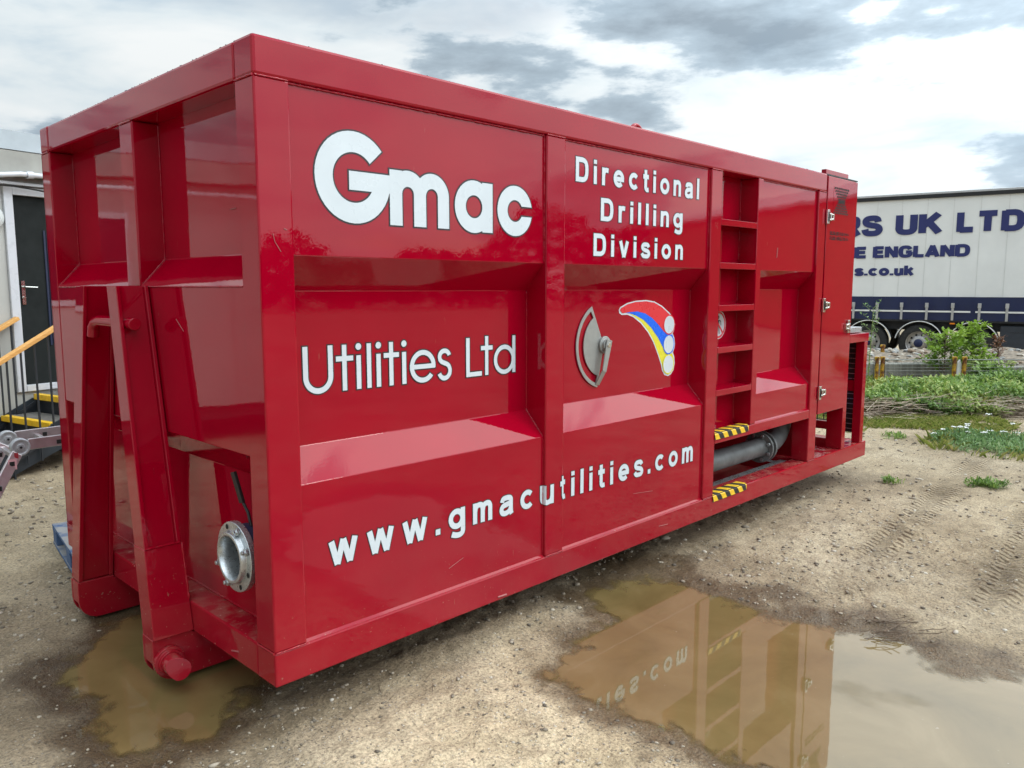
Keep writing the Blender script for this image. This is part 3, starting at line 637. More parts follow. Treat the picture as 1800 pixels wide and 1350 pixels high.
wa = lettering('web_address', 'www.gmacutilities.com', .262, 2.998, .616, .752, .018, U, .36, .195, .03, label='white web address along the lower panels')
def drape(o):
    bm = bmesh.new(); bm.from_mesh(o.data)
    for x in (1.5475, 1.5485, 1.6895, 1.6905):
        bmesh.ops.bisect_plane(bm, geom=bm.verts[:]+bm.edges[:]+bm.faces[:], plane_co=(x,0,0), plane_no=(1,0,0))
    for v in bm.verts:
        if 1.5480 < v.co.x < 1.6900: v.co.y -= .018
    bm.to_mesh(o.data); bm.free()
drape(wa)
# crescent logo
def flat(mb, pts, y, mi): mb.add([(a, y, b) for a, b in pts], [tuple(range(len(pts)))], mi)
def circ(cx, cz, r, n=28): return [(cx+r*math.cos(6.2832*i/n), cz+r*math.sin(6.2832*i/n)) for i in range(n)]
lm = MB(); y0 = .137
OUT = [(2.337,1.605),(2.350,1.620),(2.42,1.643),(2.50,1.655),(2.611,1.659),(2.70,1.649),(2.79,1.619),(2.87,1.576),(2.922,1.54),(2.94,1.50),(2.93,1.465),(2.914,1.442),(2.934,1.415),(2.944,1.375),(2.938,1.345),(2.922,1.322),(2.94,1.29),(2.946,1.248),(2.933,1.205),(2.905,1.180),(2.87,1.171),(2.83,1.182),(2.803,1.213),(2.791,1.248),(2.748,1.32),(2.698,1.397),(2.638,1.460),(2.561,1.518),(2.48,1.559),(2.42,1.574),(2.365,1.574),(2.342,1.585)]
RED = [(2.345,1.603),(2.355,1.614),(2.42,1.636),(2.50,1.648),(2.611,1.651),(2.70,1.641),(2.785,1.611),(2.86,1.57),(2.915,1.535),(2.932,1.50),(2.915,1.46),(2.866,1.434),(2.811,1.458),(2.75,1.503),(2.68,1.547),(2.605,1.577),(2.52,1.592),(2.431,1.589),(2.37,1.583)]
BLU = [(2.40,1.586),(2.52,1.592),(2.605,1.577),(2.68,1.547),(2.75,1.503),(2.811,1.458),(2.866,1.438),(2.908,1.435),(2.93,1.40),(2.936,1.37),(2.915,1.325),(2.868,1.309),(2.83,1.325),(2.806,1.357),(2.75,1.42),(2.671,1.487),(2.59,1.537),(2.509,1.566),(2.45,1.580)]
YEL = [(2.44,1.581),(2.509,1.566),(2.59,1.537),(2.671,1.487),(2.75,1.42),(2.806,1.357),(2.868,1.314),(2.912,1.315),(2.932,1.28),(2.938,1.245),(2.925,1.205),(2.87,1.179),(2.825,1.2),(2.802,1.245),(2.757,1.322),(2.706,1.40),(2.645,1.466),(2.568,1.525),(2.50,1.558)]
flat(lm, OUT, y0-.0010, 0); flat(lm, YEL, y0-.0018, 1); flat(lm, BLU, y0-.0026, 2); flat(lm, RED, y0-.0034, 3)
for cz, mi in ((1.500, 3), (1.375, 2), (1.248, 1)): flat(lm, circ(2.868, cz, .064), y0-.0042, mi); flat(lm, circ(2.867, cz, .0565), y0-.0050, 0)
lm.build('crescent_logo', [M['white_vinyl'], M['logo_yellow'], M['logo_blue'], M['logo_red']], U, label='crescent logo in red, blue and yellow with three white discs')
# gauge quadrant
hx, hz = 2.186, 1.408
def pol(r, a): return (hx+r*math.cos(R(a)), hz+r*math.sin(R(a)))
gp = MB(); na = 40; A0, A1 = 116.5, 257.5
def ringseg(mb, r0, r1, a0, a1, ya, yb, n=40):
    P = [pol(r0, a0+(a1-a0)*i/n) for i in range(n+1)]+[pol(r1, a1-(a1-a0)*i/n) for i in range(n+1)]
    k = len(P); vs = [(a, ya, b) for a, b in P]+[(a, yb, b) for a, b in P]
    fs = [(i, i+1, k-2-i, k-1-i) for i in range(n)]+[(k+i, k+k-1-i, k+k-2-i, k+i+1) for i in range(n)]+[(i, k+i, k+(i+1)%k, (i+1)%k) for i in range(k)]
    mb.add(vs, fs)
ringseg(gp, .012, .182, A0, A1, .127, .133); ringseg(gp, .226, .247, A0, A1, .127, .133)
ringseg(gp, .181, .227, A0, A0+5, .1272, .1328, 4); ringseg(gp, .181, .227, A1-5, A1, .1272, .1328, 4)
gauge = gp.build('gauge_plate', M['stainless'], U, .0008, label='stainless quadrant plate with a curved slot')
for a in (130, 190, 245): MB().tube([(*pol(.10, a)[:1], .137, pol(.10, a)[1]), (*pol(.10, a)[:1], .130, pol(.10, a)[1])], .01, 8).build('spacer', M['stainless'], gauge)
mb = MB(); mb.lathe([(0,0),(.05,0),(.05,.014),(.034,.016),(.034,.03),(0,.03)], (hx, .127, hz), (0,-1,0), 28); hub = mb.build('gauge_hub', M['stainless'], U, .001, 40)
MB().lathe([(0,0),(.016,0),(.016,.014),(0,.014)], (hx, .097, hz), (0,-1,0), 6).build('bolt', M['chrome'], hub, .001)
mb = MB(); d = Vector((pol(1, 255.5)[0]-hx, 0, pol(1, 255.5)[1]-hz)); c0 = Vector((hx, .088, hz)); n_ = Vector((d.z, 0, -d.x))
e0, e1 = c0-d*.03, c0+d*.155
mb.prism([e0+n_*.024, e0-n_*.024, e1-n_*.017, e1+n_*.017], (0, .006, 0))
mb.prism([e1+n_*.017+Vector((0,.003,0)), e1-n_*.017+Vector((0,.003,0)), c0+d*.235-n_*.016+Vector((0,.034,0)), c0+d*.235+n_*.016+Vector((0,.034,0))], (0, .006, 0))
mb.build('gauge_pointer', M['stainless'], U, .001, label='stainless pointer arm cranked down to the plate')
# no-entry sticker on the ladder back panel
sm = MB(); sx_, sz_ = 3.485, 1.478
for r_, yy, mi in ((.098, .1362, 0), (.092, .1358, 1), (.078, .1354, 0)): flat(sm, circ(sx_, sz_, r_, 36), yy, mi)
def seg(a, b, w, yy, mi):
    a, b = np.array(a), np.array(b); t = (b-a)/np.linalg.norm(b-a); q = np.array([-t[1], t[0]])*w/2; flat(sm, [tuple(a+q), tuple(b+q), tuple(b-q), tuple(a-q)], yy, mi)
flat(sm, circ(sx_-.005, sz_+.052, .013, 14), .1350, 2)
seg((sx_-.004, sz_+.035), (sx_-.004, sz_-.01), .026, .1350, 2); seg((sx_+.008, sz_+.033), (sx_+.028, sz_+.022), .009, .1349, 2); seg((sx_+.027, sz_+.024), (sx_+.03, sz_-.005), .009, .1348, 2)
seg((sx_-.010, sz_-.008), (sx_-.014, sz_-.062), .010, .1349, 2); seg((sx_+.003, sz_-.008), (sx_+.01, sz_-.062), .010, .1348, 2)
seg((sx_-.055, sz_+.055), (sx_+.055, sz_-.055), .014, .1344, 1)
sm.build('prohibition_sticker', [M['white_vinyl'], M['logo_red'], M['black_vinyl']], U, label='round no-entry sticker half hidden behind the ladder post')
# open bay under the mid rail, with its pipework
MB().box(3.10, 5.02, .60, .61, .20, .70).build('bay_back_plate', red, U); MB().box(3.09, 3.10, .14, .61, .20, .70).build('bay_side_plate', red, U)
MB().box(5.02, 5.03, .16, .60, .20, .70).build('bay_side_plate', red, U); MB().box(3.10, 4.86, .14, .60, .70, .71).build('bay_roof_plate', red, U)
MB().prism([(3.25, .145, .336), (3.25, .20, .336), (3.25, .20, .30), (3.25, .194, .30), (3.25, .194, .33), (3.25, .145, .33)], (1.4, 0, 0)).build('inner_angle', M['galv'], U)
MB().beam((4.25, .55, .40), (4.62, .2, .32), .05, .006).build('pipe_brace', M['galv'], U)
pm = MB(); yc, zc = .24, .475
pm.lathe([(.074,0),(.074,1.20),(.082,1.22),(.083,1.24)], (3.12, yc, zc), (1,0,0), 28)
pipe = pm.build('pipe', M['grey_pipe'], U, 0, 40, label='dark grey pipe run in the open bay')
for x in (4.345, 4.405):
    fm = MB(); fm.lathe([(.07,0),(.122,0),(.122,.022),(.07,.022)], (x, yc, zc), (1,0,0), 32, closed=True)
    fl = fm.build('pipe_flange', M['grey_pipe'], U, .002, 40)
bt = MB()
for k in range(8):
    a = math.pi/8+k*math.pi/4; y, z = yc+.099*math.cos(a), zc+.099*math.sin(a)
    MB().lathe([(0,0),(.014,0),(.014,.012),(.008,.012),(.008,.10),(.014,.10),(.014,.112),(0,.112)], (4.325, y, z), (1,0,0), 6).build('bolt', M['galv'], pipe)
em = MB(); pts = [(4.42, yc, zc), (4.50, yc, zc)]+[(4.50+.34*math.sin(R(a)), yc+.05*(1-math.cos(R(a))), zc+.30*(1-math.cos(R(a)))) for a in range(8, 91, 8)]+[(4.84, .30, .95)]
em.tube(pts, .075, 24); em.build('pipe_elbow', M['grey_pipe'], U, 0, 40)
MB().box(3.30, 3.34, .15, .165, .30, .42).build('pipe_support', M['galv'], U)
# rear end: doors, posts, engine guard
door = MB().box(4.8625, 5.388, -.004, .028, .706, 2.606).build('engine_door', red, U, .004, label='tall rear engine door with grille and latches')
ubox('enclosure', 4.857, 5.45, .145, 2.40, .72, 2.60, bevel=0)
ubox('door_post', 5.392, 5.466, .0, .14, .3385, 2.606, bevel=.004)
ubox('door_post', 5.392, 5.466, 2.30, 2.44, .3385, 2.606, bevel=.004)
MB().box(4.853, 5.475, .006, 2.43, 2.612, 2.622).build('canopy_roof', M['black'], U)
ubox('roof_flap', 5.10, 5.56, .12, .16, 2.625, 2.695, bevel=.003)
def latch(x, z, flip=1):
    mb = MB(); mb.box(x-.032, x+.006, -.022, -.0045, z-.055, z+.055); b = mb.build('door_latch', M['chrome'], door, .003)
    mb = MB(); mb.box(x-.024, x-.006, -.026, -.0225, z-.035, z+.035); mb.build('latch_slot', M['black'], b)
    mb = MB()
    for dz in (-.022, .022): mb.tube([(x, -.02, z+dz), (x+flip*.05, -.026, z+dz*.8), (x+flip*.075, -.018, z+dz*.55)], .008, 8)
    mb.box(min(x+flip*.06, x+flip*.085), max(x+flip*.06, x+flip*.085), -.026, -.0045, z-.024, z+.024); mb.tube([(x+.02*flip, -.024, z-.03), (x+.02*flip, -.024, z+.03)], .007, 8)
    mb.build('latch_hook', M['chrome'], b, .002)
latch(4.872, 2.288); latch(4.872, 1.592); latch(4.872, .885); latch(5.392, 1.405, -1)
gm = MB(); gm.box(4.972, 5.290, -.0052, -.0046, 2.426, 2.538); gm.box(4.972, 5.290, -.0052, -.0046, 2.314, 2.420)
gr = gm.build('grille_plate', red, door)
hm = MB(); cxg = 5.131
for rrow in range(5):
    for s_, z in ((1, 2.523-.0215*rrow), (-1, 2.330+.0200*rrow)):
        hw = .150-.0185*rrow
        for k in range(7):
            a = cxg-hw+2*hw*k/7; w = 2*hw/7*.74; sl = (3-k)*-.0022*s_
            hm.add([(a+sl, -.0062, z-.0078), (a+w+sl, -.0062, z-.0078), (a+w-sl, -.0062, z+.0078), (a-sl, -.0062, z+.0078)], [(0,1,2,3)])
hm.add([(cxg-.06, -.0062, 2.416), (cxg+.06, -.0062, 2.416), (cxg+.06, -.0062, 2.430), (cxg-.06, -.0062, 2.430)], [(0,1,2,3)])
hm.build('grille_slots', M['dark_void'], door, label='hourglass pattern of small vent slots')
cm = MB(); rr_ = random.Random(3)
for row, z in ((0, 2.166), (1, 2.128)):
    x = 4.93
    while x < 5.31:
        w = rr_.uniform(.014, .026); s_ = rr_.choice((-.008, 0, .008)); h = .028 if x < 5.22 else .018
        cm.add([(x, -.0056, z-h/2), (x+.008, -.0056, z-h/2), (x+.008+s_, -.0056, z+h/2), (x+s_, -.0056, z+h/2)], [(0,1,2,3)])
        if rr_.random() < .6: zz = z+rr_.choice((-.4, 0, .4))*h; cm.add([(x, -.0058, zz-.003), (x+w*.8, -.0058, zz-.003), (x+w*.8, -.0058, zz+.003), (x, -.0058, zz+.003)], [(0,1,2,3)])
        x += w
cm.build('cut_marks', M['dark_void'], door, label='two rows of small letter-like cut-outs')
# low rear frame with guard mesh
ubox('guard_post', 5.805, 5.878, .0, .075, .3385, 1.255, bevel=.004); ubox('guard_post', 5.805, 5.878, 2.30, 2.44, .3385, 1.255, bevel=.004)
ubox('guard_top_rail', 5.4665, 5.90, .0, .075, 1.256, 1.332, bevel=.004); ubox('guard_mid_rail', 5.822, 5.833, .078, .27, .80, .90, bevel=.003)
ubox('guard_top_rail', 5.83, 5.90, .0755, 2.43, 1.256, 1.331, bevel=.004)
mb = MB().box(5.47, 5.84, .05, .9, 1.336, 1.385)
for k in range(4): mb.box(5.468+.0, 5.845, .049-.004, .0485, 1.342+k*.011, 1.347+k*.011)
mb.build('galvanised_lid', M['galv'], U, .004)
MB().tube([(5.56, .34, .98), (5.56, .34, 1.25)], .06, 18).build('air_filter', red, U, 0, 40)
rad = MB().box(5.842, 5.858, .078, .27, .42, 1.25).build('louvre_panel', M['black'], U)
for k in range(17): MB().box(5.834, 5.8415, .085, .262, .45+k*.046, .456+k*.046).build('louvre', M['galv'], rad)
# see-through space under the door: tread plate, inner bars, far guard mesh, blue drum
fl = MB().box(5.035, 5.39, .14, .42, .328, .339).build('tread_plate', red, U)
dm = MB()
for i in range(7):
    for j in range(6):
        x, y = 5.05+i*.047+(j%2)*.023, .155+j*.045; s_ = .013 if (i+j)%2 else -.013
        dm.add([(x-.013, y-s_, .3392), (x+.004, y-s_*.2-.005, .3392), (x+.013, y+s_, .3392), (x-.004, y+s_*.2+.005, .3392), (x, y, .3425)], [(0,1,4),(1,2,4),(2,3,4),(3,0,4)])
dm.build('tread_pattern', red, fl)
ubox('guard_bottom_rail', 5.83, 5.88, .145, 2.3, .42, .495, bevel=.003); ubox('inner_bar', 4.86, 5.8, .46, .5, .24, .32, bevel=.002)
mb = MB()
for k in range(34): mb.box(5.850, 5.858, .29+k*.06, .298+k*.06, .50, 1.25)
for k in range(13): mb.box(5.8585, 5.866, .27, 2.3, .50+k*.06, .508+k*.06)
mb.build('rear_guard_mesh', M['steel_black'], U)
MB().lathe([(0,0),(.12,0),(.13,.02),(.13,.3),(0,.3)], (5.33, .36, .60), (0,0,1), 24).build('pump_motor', M['blue_plastic'], U, .003, 40)
# roof fittings
mb = MB(); mb.tube([(2.44+.055*(1-math.cos(a)), .15, 2.615+.06*math.sin(a)) for a in np.linspace(0, math.pi, 12)], .014, 10); mb.build('lifting_eye', red, U, 0, 50)
MB().box(2.66, 2.86, .10, .20, 2.6205, 2.642).build('roof_hatch', red, U, .003); MB().box(2.61, 2.665, .11, .15, 2.621, 2.652).build('hatch_hinge', M['black'], U)
dr = MB(); ico = bmesh.new(); bmesh.ops.create_icosphere(ico, subdivisions=1, radius=1); iv_ = [v.co.copy() for v in ico.verts]; if_ = [tuple(v.index for v in f.verts) for f in ico.faces]; ico.free()
for k in range(120):
    if k < 80: c = Vector((random.random()**1.2*4.6+.05, .012+random.random()*.012, ZT))
    else: c = Vector((.012, random.random()*2.3+.05, ZT))
    s_ = random.uniform(.002, .0042); dr.add([c+Vector((v.x*s_, v.y*s_, v.z*s_*.6)) for v in iv_], if_)
o = dr.build('rain_drops', M['door_glass'], U, 0, 180); o['kind'] = 'stuff'

# hook A-frame on the end
def upright(sgn, yb, yt, label):
    """H-section leaning inwards; yb/yt = outer edge at the foot / head, sgn = +1 when the flange runs to +y"""
    z0, z1 = .215, 1.742
    def ya(z): return yb+(yt-yb)*(z-z0)/(z1-z0)
    def xa(z): return -.172+.03*(z-z0)/(z1-z0)
    root = None
    def slab(name, f0, f1, u0, u1, parent=None, bev=.003, lab=None):
        P = []
        for z in (z0, z1):
            x, y = xa(z), ya(z); P.append([(x+a*(0-.003-x), y+sgn*b, z) for a, b in ((f0,u0),(f1,u0),(f1,u1),(f0,u1))])
        mb = MB(); mb.add(P[0]+P[1], [(3,2,1,0),(4,5,6,7),(0,1,5,4),(1,2,6,5),(2,3,7,6),(3,0,4,7)]); return mb.build(name, red, U, bev, label=lab)
    slab('hook_frame_flange', 0, .12, 0, .115, lab=label); slab('hook_frame_flange', .88, 1, 0, .115)
    slab('hook_frame_web', .1195, .8805, .018 if sgn > 0 else .085, .032 if sgn > 0 else .10)
    # plated box foot
    zf = .60; P = []
    for z in (z0-.005, zf):
        x, y = xa(z), ya(z); P.append([(x-.003, y-sgn*.004, z), (.0, y-sgn*.004, z), (.0, y+sgn*.118, z), (x-.003, y+sgn*.118, z)])
    mb = MB(); mb.add(P[0]+P[1], [(3,2,1,0),(4,5,6,7),(0,1,5,4),(1,2,6,5),(2,3,7,6),(3,0,4,7)])
    if sgn > 0:
        mb.build('hook_frame_foot', red, U, .003)
        weld([(xa(zf), ya(zf)-.004, zf+.003), (-.005, ya(zf)-.004, zf+.003)], .005); weld([(-.002, ya(.6)-.003, .60), (-.002, ya(.35)-.003, .35)], .006)
upright(1, .731, 1.017, 'near upright of the hook frame'); upright(-1, 1.815, 1.545, 'far upright of the hook frame')
# skids under the unit, rounded at the nose
def skid(y0, y1, name='skid_beam'):
    P = [(-.178, .212)]+[(-.178+.10-.10*math.cos(R(a)), .108-.10*math.sin(R(a))) for a in range(0, 91, 15)]+[(5.6, .008), (5.6, .199), (0, .199), (-.002, .212)]
    return MB().prism([(x, y0, z) for x, z in P], (0, y1-y0, 0)).build(name, red, U, .003)
skid(.736, .755); skid(.83, .849); skid(1.698, 1.717); skid(1.79, 1.81)
ubox('skid_plate', -.165, 5.6, .756, .829, .16, .18, bevel=0); ubox('skid_plate', -.165, 5.6, 1.718, 1.789, .16, .18, bevel=0)
ubox('skid_nose', -.177, -.160, .756, .829, .10, .21, bevel=.002); ubox('skid_nose', -.177, -.160, 1.718, 1.789, .10, .21, bevel=.002)
# hook bar, its pin end and the locking pin at the foot
MB().tube([(-.10, .935, 1.575), (-.10, 1.36, 1.578), (-.105, 1.405, 1.572), (-.108, 1.435, 1.548), (-.11, 1.445, 1.50)], .027, 20).build('hook_bar', red, U, .003, 40, label='round hook bar between the uprights')
MB().lathe([(.027,0),(.044,0),(.042,.01),(.028,.016)], (-.10, 1.062, 1.575), (0,-1,0), 20).build('hook_bar_collar', red, U, 0, 40)
mb = MB(); mb.lathe([(.0,0),(.066,0),(.066,.02),(.054,.022),(.054,.04),(0,.04)], (-.115, .735, .105), (0,-1,0), 28); mb.build('lock_pin', red, U, .002, 40)
mb = MB(); n = 24; top = [(-.115+.046*math.cos(6.2832*k/n), .60+.055*max(0, math.cos(6.2832*k/n-2.6)), .105+.046*math.sin(6.2832*k/n)) for k in range(n)]; bot = [(-.115+.046*math.cos(6.2832*k/n), .70, .105+.046*math.sin(6.2832*k/n)) for k in range(n)]
mb.add(bot+top, [tuple(range(n)), tuple(range(n, 2*n))]+[(k, (k+1)%n, n+(k+1)%n, n+k) for k in range(n)]); mb.build('lock_pin_end', red, U, .002, 40, label='slant-cut end of the locking pin')
# valve on the hook end
fy, fz = .315, .648
mb = MB(); mb.lathe([(.083,.03),(.083,0),(.092,-.022),(.105,-.022),(.110,0),(.145,.0),(.145,.026),(.083,.026)], (.005, fy, fz), (1,0,0), 48, closed=True); vf = mb.build('valve_flange', M['galv'], U, .002, 40, label='bright galvanised pipe flange on the hook end')
mb = MB(); mb.lathe([(.083,.02),(.080,.085)], (.005, fy, fz), (1,0,0), 40); mb.build('pipe_bore', M['galv'], vf, 0, 40)
MB().lathe([(0,.075),(.08,.075)], (.005, fy, fz), (1,0,0), 32).build('valve_disc', M['black'], vf)
mb = MB(); mb.lathe([(.084,.0),(.125,.0),(.125,.05),(.084,.05)], (.032, fy, fz), (1,0,0), 32, closed=True); mb.build('valve_body', M['navy_iron'], U, .003, 40)
for k in range(8):
    a = R(22.5+45*k); y, z = fy-.126*math.cos(a), fz+.126*math.sin(a)
    if k in (0, 1, 4, 5):
        MB().lathe([(0,0),(.0165,0),(.0165,.012),(.009,.0121),(.009,.024),(0,.024)], (.004, y, z), (-1,0,0), 6).build('flange_bolt', M['galv'], vf, .001)
    else: MB().lathe([(0,.0),(.011,.0)], (.0035, y, z), (1,0,0), 12).build('bolt_hole', M['dark_void'], vf)
mb = MB(); mb.tube([(.07, fy-.03, fz+.12), (.07, fy-.01, .82), (.06, fy+.02, .87)], .007, 8); mb.beam((.06, fy+.018, .86), (.045, fy+.055, .985), .03, .014, (1,0,0)); mb.build('valve_lever', M['black'], U, .002)
# scuffs in the paint
M['scuff'] = plain('paint_scuff', (.34, .10, .10), .6)
for pts, r_ in (([(.055, -.0005, 1.93), (.062, -.0005, 1.90), (.085, -.0005, 1.865)], .0016), ([(.10, -.0005, 1.95), (.112, -.0005, 1.945)], .002), ([(4.08, .0175, 2.02), (4.072, .0175, 1.95)], .004), ([(.12, .45, 2.05), (.12, .40, 2.052)], .002), ([(.0025, .75, 1.6), (.0025, .68, 1.55)], .0015), ([(2.35, .0175, .52), (2.55, .0175, .50)], .0012), ([(1.2, -.0005, .22), (1.26, -.0005, .217)], .005), ([(2.6, -.0005, .27), (2.7, -.0005, .262)], .002), ([(-.0005, .3, .25), (-.0005, .36, .235)], .003), ([(.9, .0175, .44), (.99, .0175, .47)], .0012)):
    MB().tube(pts, r_, 5).build('scuff_mark', M['scuff'], U)
# rear rollers
for y in (.62, 1.83): MB().lathe([(0,0),(.055,0),(.10,.005),(.10,.10),(.055,.105),(0,.105)], (5.5, y-.05, .10), (0,1,0), 24).build('rear_roller', red, U, .003, 40)

# ------------------------------------------------------------------ site cabin with its steps (left, behind)
CAZ = R(13); cab_loc = Vector((.773, 6.544, 0))
CB = thing('site_cabin', 'pale grey portable site cabin with a flat roof behind the red unit', 'cabin', cab_loc, CAZ)
def cbox(name, *b, mat='cabin_wall', parent=CB, bevel=0, label=None): return MB().box(*b).build(name, M[mat], parent, bevel, label=label)
# wall in panels round the door opening
xw = -9.6
k = 0
while xw < -.21:
    x1 = min(xw+1.2, -.2); cbox('wall_panel', xw+.003, x1-.003, 0, .06, .42, 2.83); xw = x1
cbox('wall_panel', -.197, -.003, 0, .06, .42, 2.83); cbox('wall_panel', 1.003, 2.6, 0, .06, .42, 2.83); cbox('wall_panel', -.002, 1.002, .001, .06, 2.742, 2.83); cbox('wall_panel', -.002, 1.002, .001, .06, .42, .668)
cbox('inner_wall', -9.6, 2.6, .30, .33, .45, 2.8, mat='dark_void'); cbox('end_wall', -9.66, -9.6, 0, 3, .42, 2.83); cbox('end_wall', 2.6, 2.66, 0, 3, .42, 2.83)
cbox('back_wall', -9.6, 2.6, 2.95, 3, .42, 2.83); cbox('chassis_beam', -9.6, 2.6, .08, .2, .26, .42, mat='steel_black')
cbox('fascia_board', -9.75, 2.8, -.13, -.10, 2.845, 3.07, mat='cabin_fascia'); cbox('fascia_board', -9.75, 2.8, -.135, -.095, 3.078, 3.262, mat='cabin_roof')
cbox('soffit', -9.7, 2.75, -.10, 0, 2.84, 2.86, mat='cabin_fascia'); cbox('roof', -9.7, 2.75, -.10, 3.1, 3.05, 3.10, mat='cabin_roof')
# windows out to the left (they show in the gloss of the end panel)
for wx in (-2.6, -5.2, -7.8):
    w = cbox('window', wx, wx+1.1, -.02, -.001, 1.55, 2.5, mat='upvc'); cbox('window_pane', wx+.06, wx+1.04, -.024, -.0205, 1.61, 2.44, mat='door_glass', parent=w)
# door
fr = MB(); fr.box(0, .085, -.03, .05, .67, 2.74); fr.box(.915, 1.0, -.03, .05, .67, 2.74); fr.box(.0855, .9145, -.03, .05, 2.655, 2.739); fr.box(.0855, .9145, -.035, .05, .671, .735)
frame = fr.build('door_frame', M['upvc'], CB, .004)
cbox('door_drip', -.05, 1.05, -.075, -.0005, 2.75, 2.775, mat='upvc', parent=frame)
leaf = cbox('door_leaf', .087, .913, .02, .055, .737, 2.653, mat='door_grey', label='dark grey cabin door')
cbox('door_window', .40, .80, .012, .0195, 1.15, 2.30, mat='door_glass', parent=leaf); cbox('door_window_bead', .38, .398, .008, .0195, 1.13, 2.32, mat='navy_iron', parent=leaf); cbox('glass_strip', .47, .50, .009, .0115, 1.2, 2.25, mat='cabin_fascia', parent=leaf)
hd = MB(); hd.box(.125, .16, .008, .0195, 1.56, 1.80); hd.tube([(.143, .01, 1.74), (.143, -.035, 1.74), (.26, -.035, 1.735)], .009, 8); hd.lathe([(0,0),(.014,0),(.014,.012),(0,.012)], (.143, .008, 1.63), (0,-1,0), 12); hd.build('door_handle', M['chrome'], leaf)
# bulkhead lamp and conduit
mb = MB(); mb.lathe([(.0,.07),(.07,.065),(.11,.045),(.13,.015),(.13,0)], (-.13, -.001, 2.42), (0,-1,0), 32); mb.build('bulkhead_lamp', M['lamp_glass'], CB, 0, 60)
mb = MB(); mb.tube([(-4, -.16, 2.70), (-1.2, -.16, 2.74), (-.2, -.17, 2.80), (.1, -.17, 2.845), (.8, -.17, 2.86), (2.2, -.16, 2.86)], .026, 10); mb.build('conduit', M['upvc'], CB, 0, 60)
MB().lathe([(.03,0),(.036,0),(.036,.06),(.03,.06)], (.16, -.17, 2.842), (1,0,.1), 14, closed=True).build('conduit_joint', M['upvc'], CB, 0, 50)
mb = MB(); mb.tube([(-.6, -.11, 2.68)]+[(-.6+.22*i, -.11, 2.68+.05*math.sin(i*.6)) for i in range(1, 10)], .009, 6); mb.build('cable', M['black'], CB, 0, 60)

ST = thing('access_steps', 'black steel access steps with yellow nosings and pine handrails at the cabin door', 'steps', cab_loc, CAZ)
def sbox(name, *b, mat='steel_black', parent=ST, bevel=.002): return MB().box(*b).build(name, M[mat], parent, bevel)
wy = -.92
for nm, x0, x1, zt in (('landing', .15, 1.5, .635), ('tread', -.18, .148, .455), ('tread', -.50, -.182, .275), ('tread', -.82, -.502, .10)):
    t = sbox(nm, x0, x1, wy, -.04, zt-.035, zt, mat='tread_grey')
    sbox('nosing', x0-.012, x0+.055, wy+.002, -.042, zt-.05, zt+.006, mat='step_yellow', parent=t)
    sbox('riser', x0+.03, x0+.04, wy+.01, -.05, max(0, zt-.2), zt-.051, mat='steel_black', parent=t)
for y in (wy-.015, -.03):
    MB().prism([(-.95, y, 0), (-.62, y, 0), (.30, y, .36), (1.5, y, .40), (1.5, y, .60), (.13, y, .60), (-.95, y, .06)], (0, .012, 0)).build('stringer', M['slate_sheet'], ST)
for x in (.35, 1.45):
    for y in (wy, -.1): sbox('support_leg', x, x+.05, y, y+.05, 0, .6)
for y, xe in ((wy-.045, 1.5), (-.075, .02)):
    zr = lambda x: min(1.50, 1.50+(x-.15)*.56) if x < .15 else 1.50
    xs_ = [-1.15, .15, xe] if xe > .15 else [-1.15, xe]
    mb = MB()
    for a, b in zip(xs_, xs_[1:]): mb.beam((a, y, zr(a)), (b, y, zr(b)), .075, .036)
    mb.build('handrail', M['wood'], ST, .004)
    x = -1.05
    while x < xe:
        zb = .0 if x < -.82 else (.10 if x < -.5 else .275 if x < -.18 else .455 if x < .15 else .60)
        newel = abs(x-(-1.05)) < .01 or abs(x-.15) < .07
        MB().beam((x, y, zb-.15 if zb > .15 else 0), (x, y, zr(x)-.018), .032 if newel else .014, .032 if newel else .014, (0,1,0)).build('newel' if newel else 'baluster', M['steel_black'], ST)
        x += .125
    MB().beam((-1.05, y, zr(-1.05)-.98), (.15, y, zr(.15)-.93), .014, .03).build('bottom_bar', M['steel_black'], ST)
    if xe > .15: MB().beam((.15, y, .66), (xe, y, .66), .014, .03).build('bottom_bar', M['steel_black'], ST)

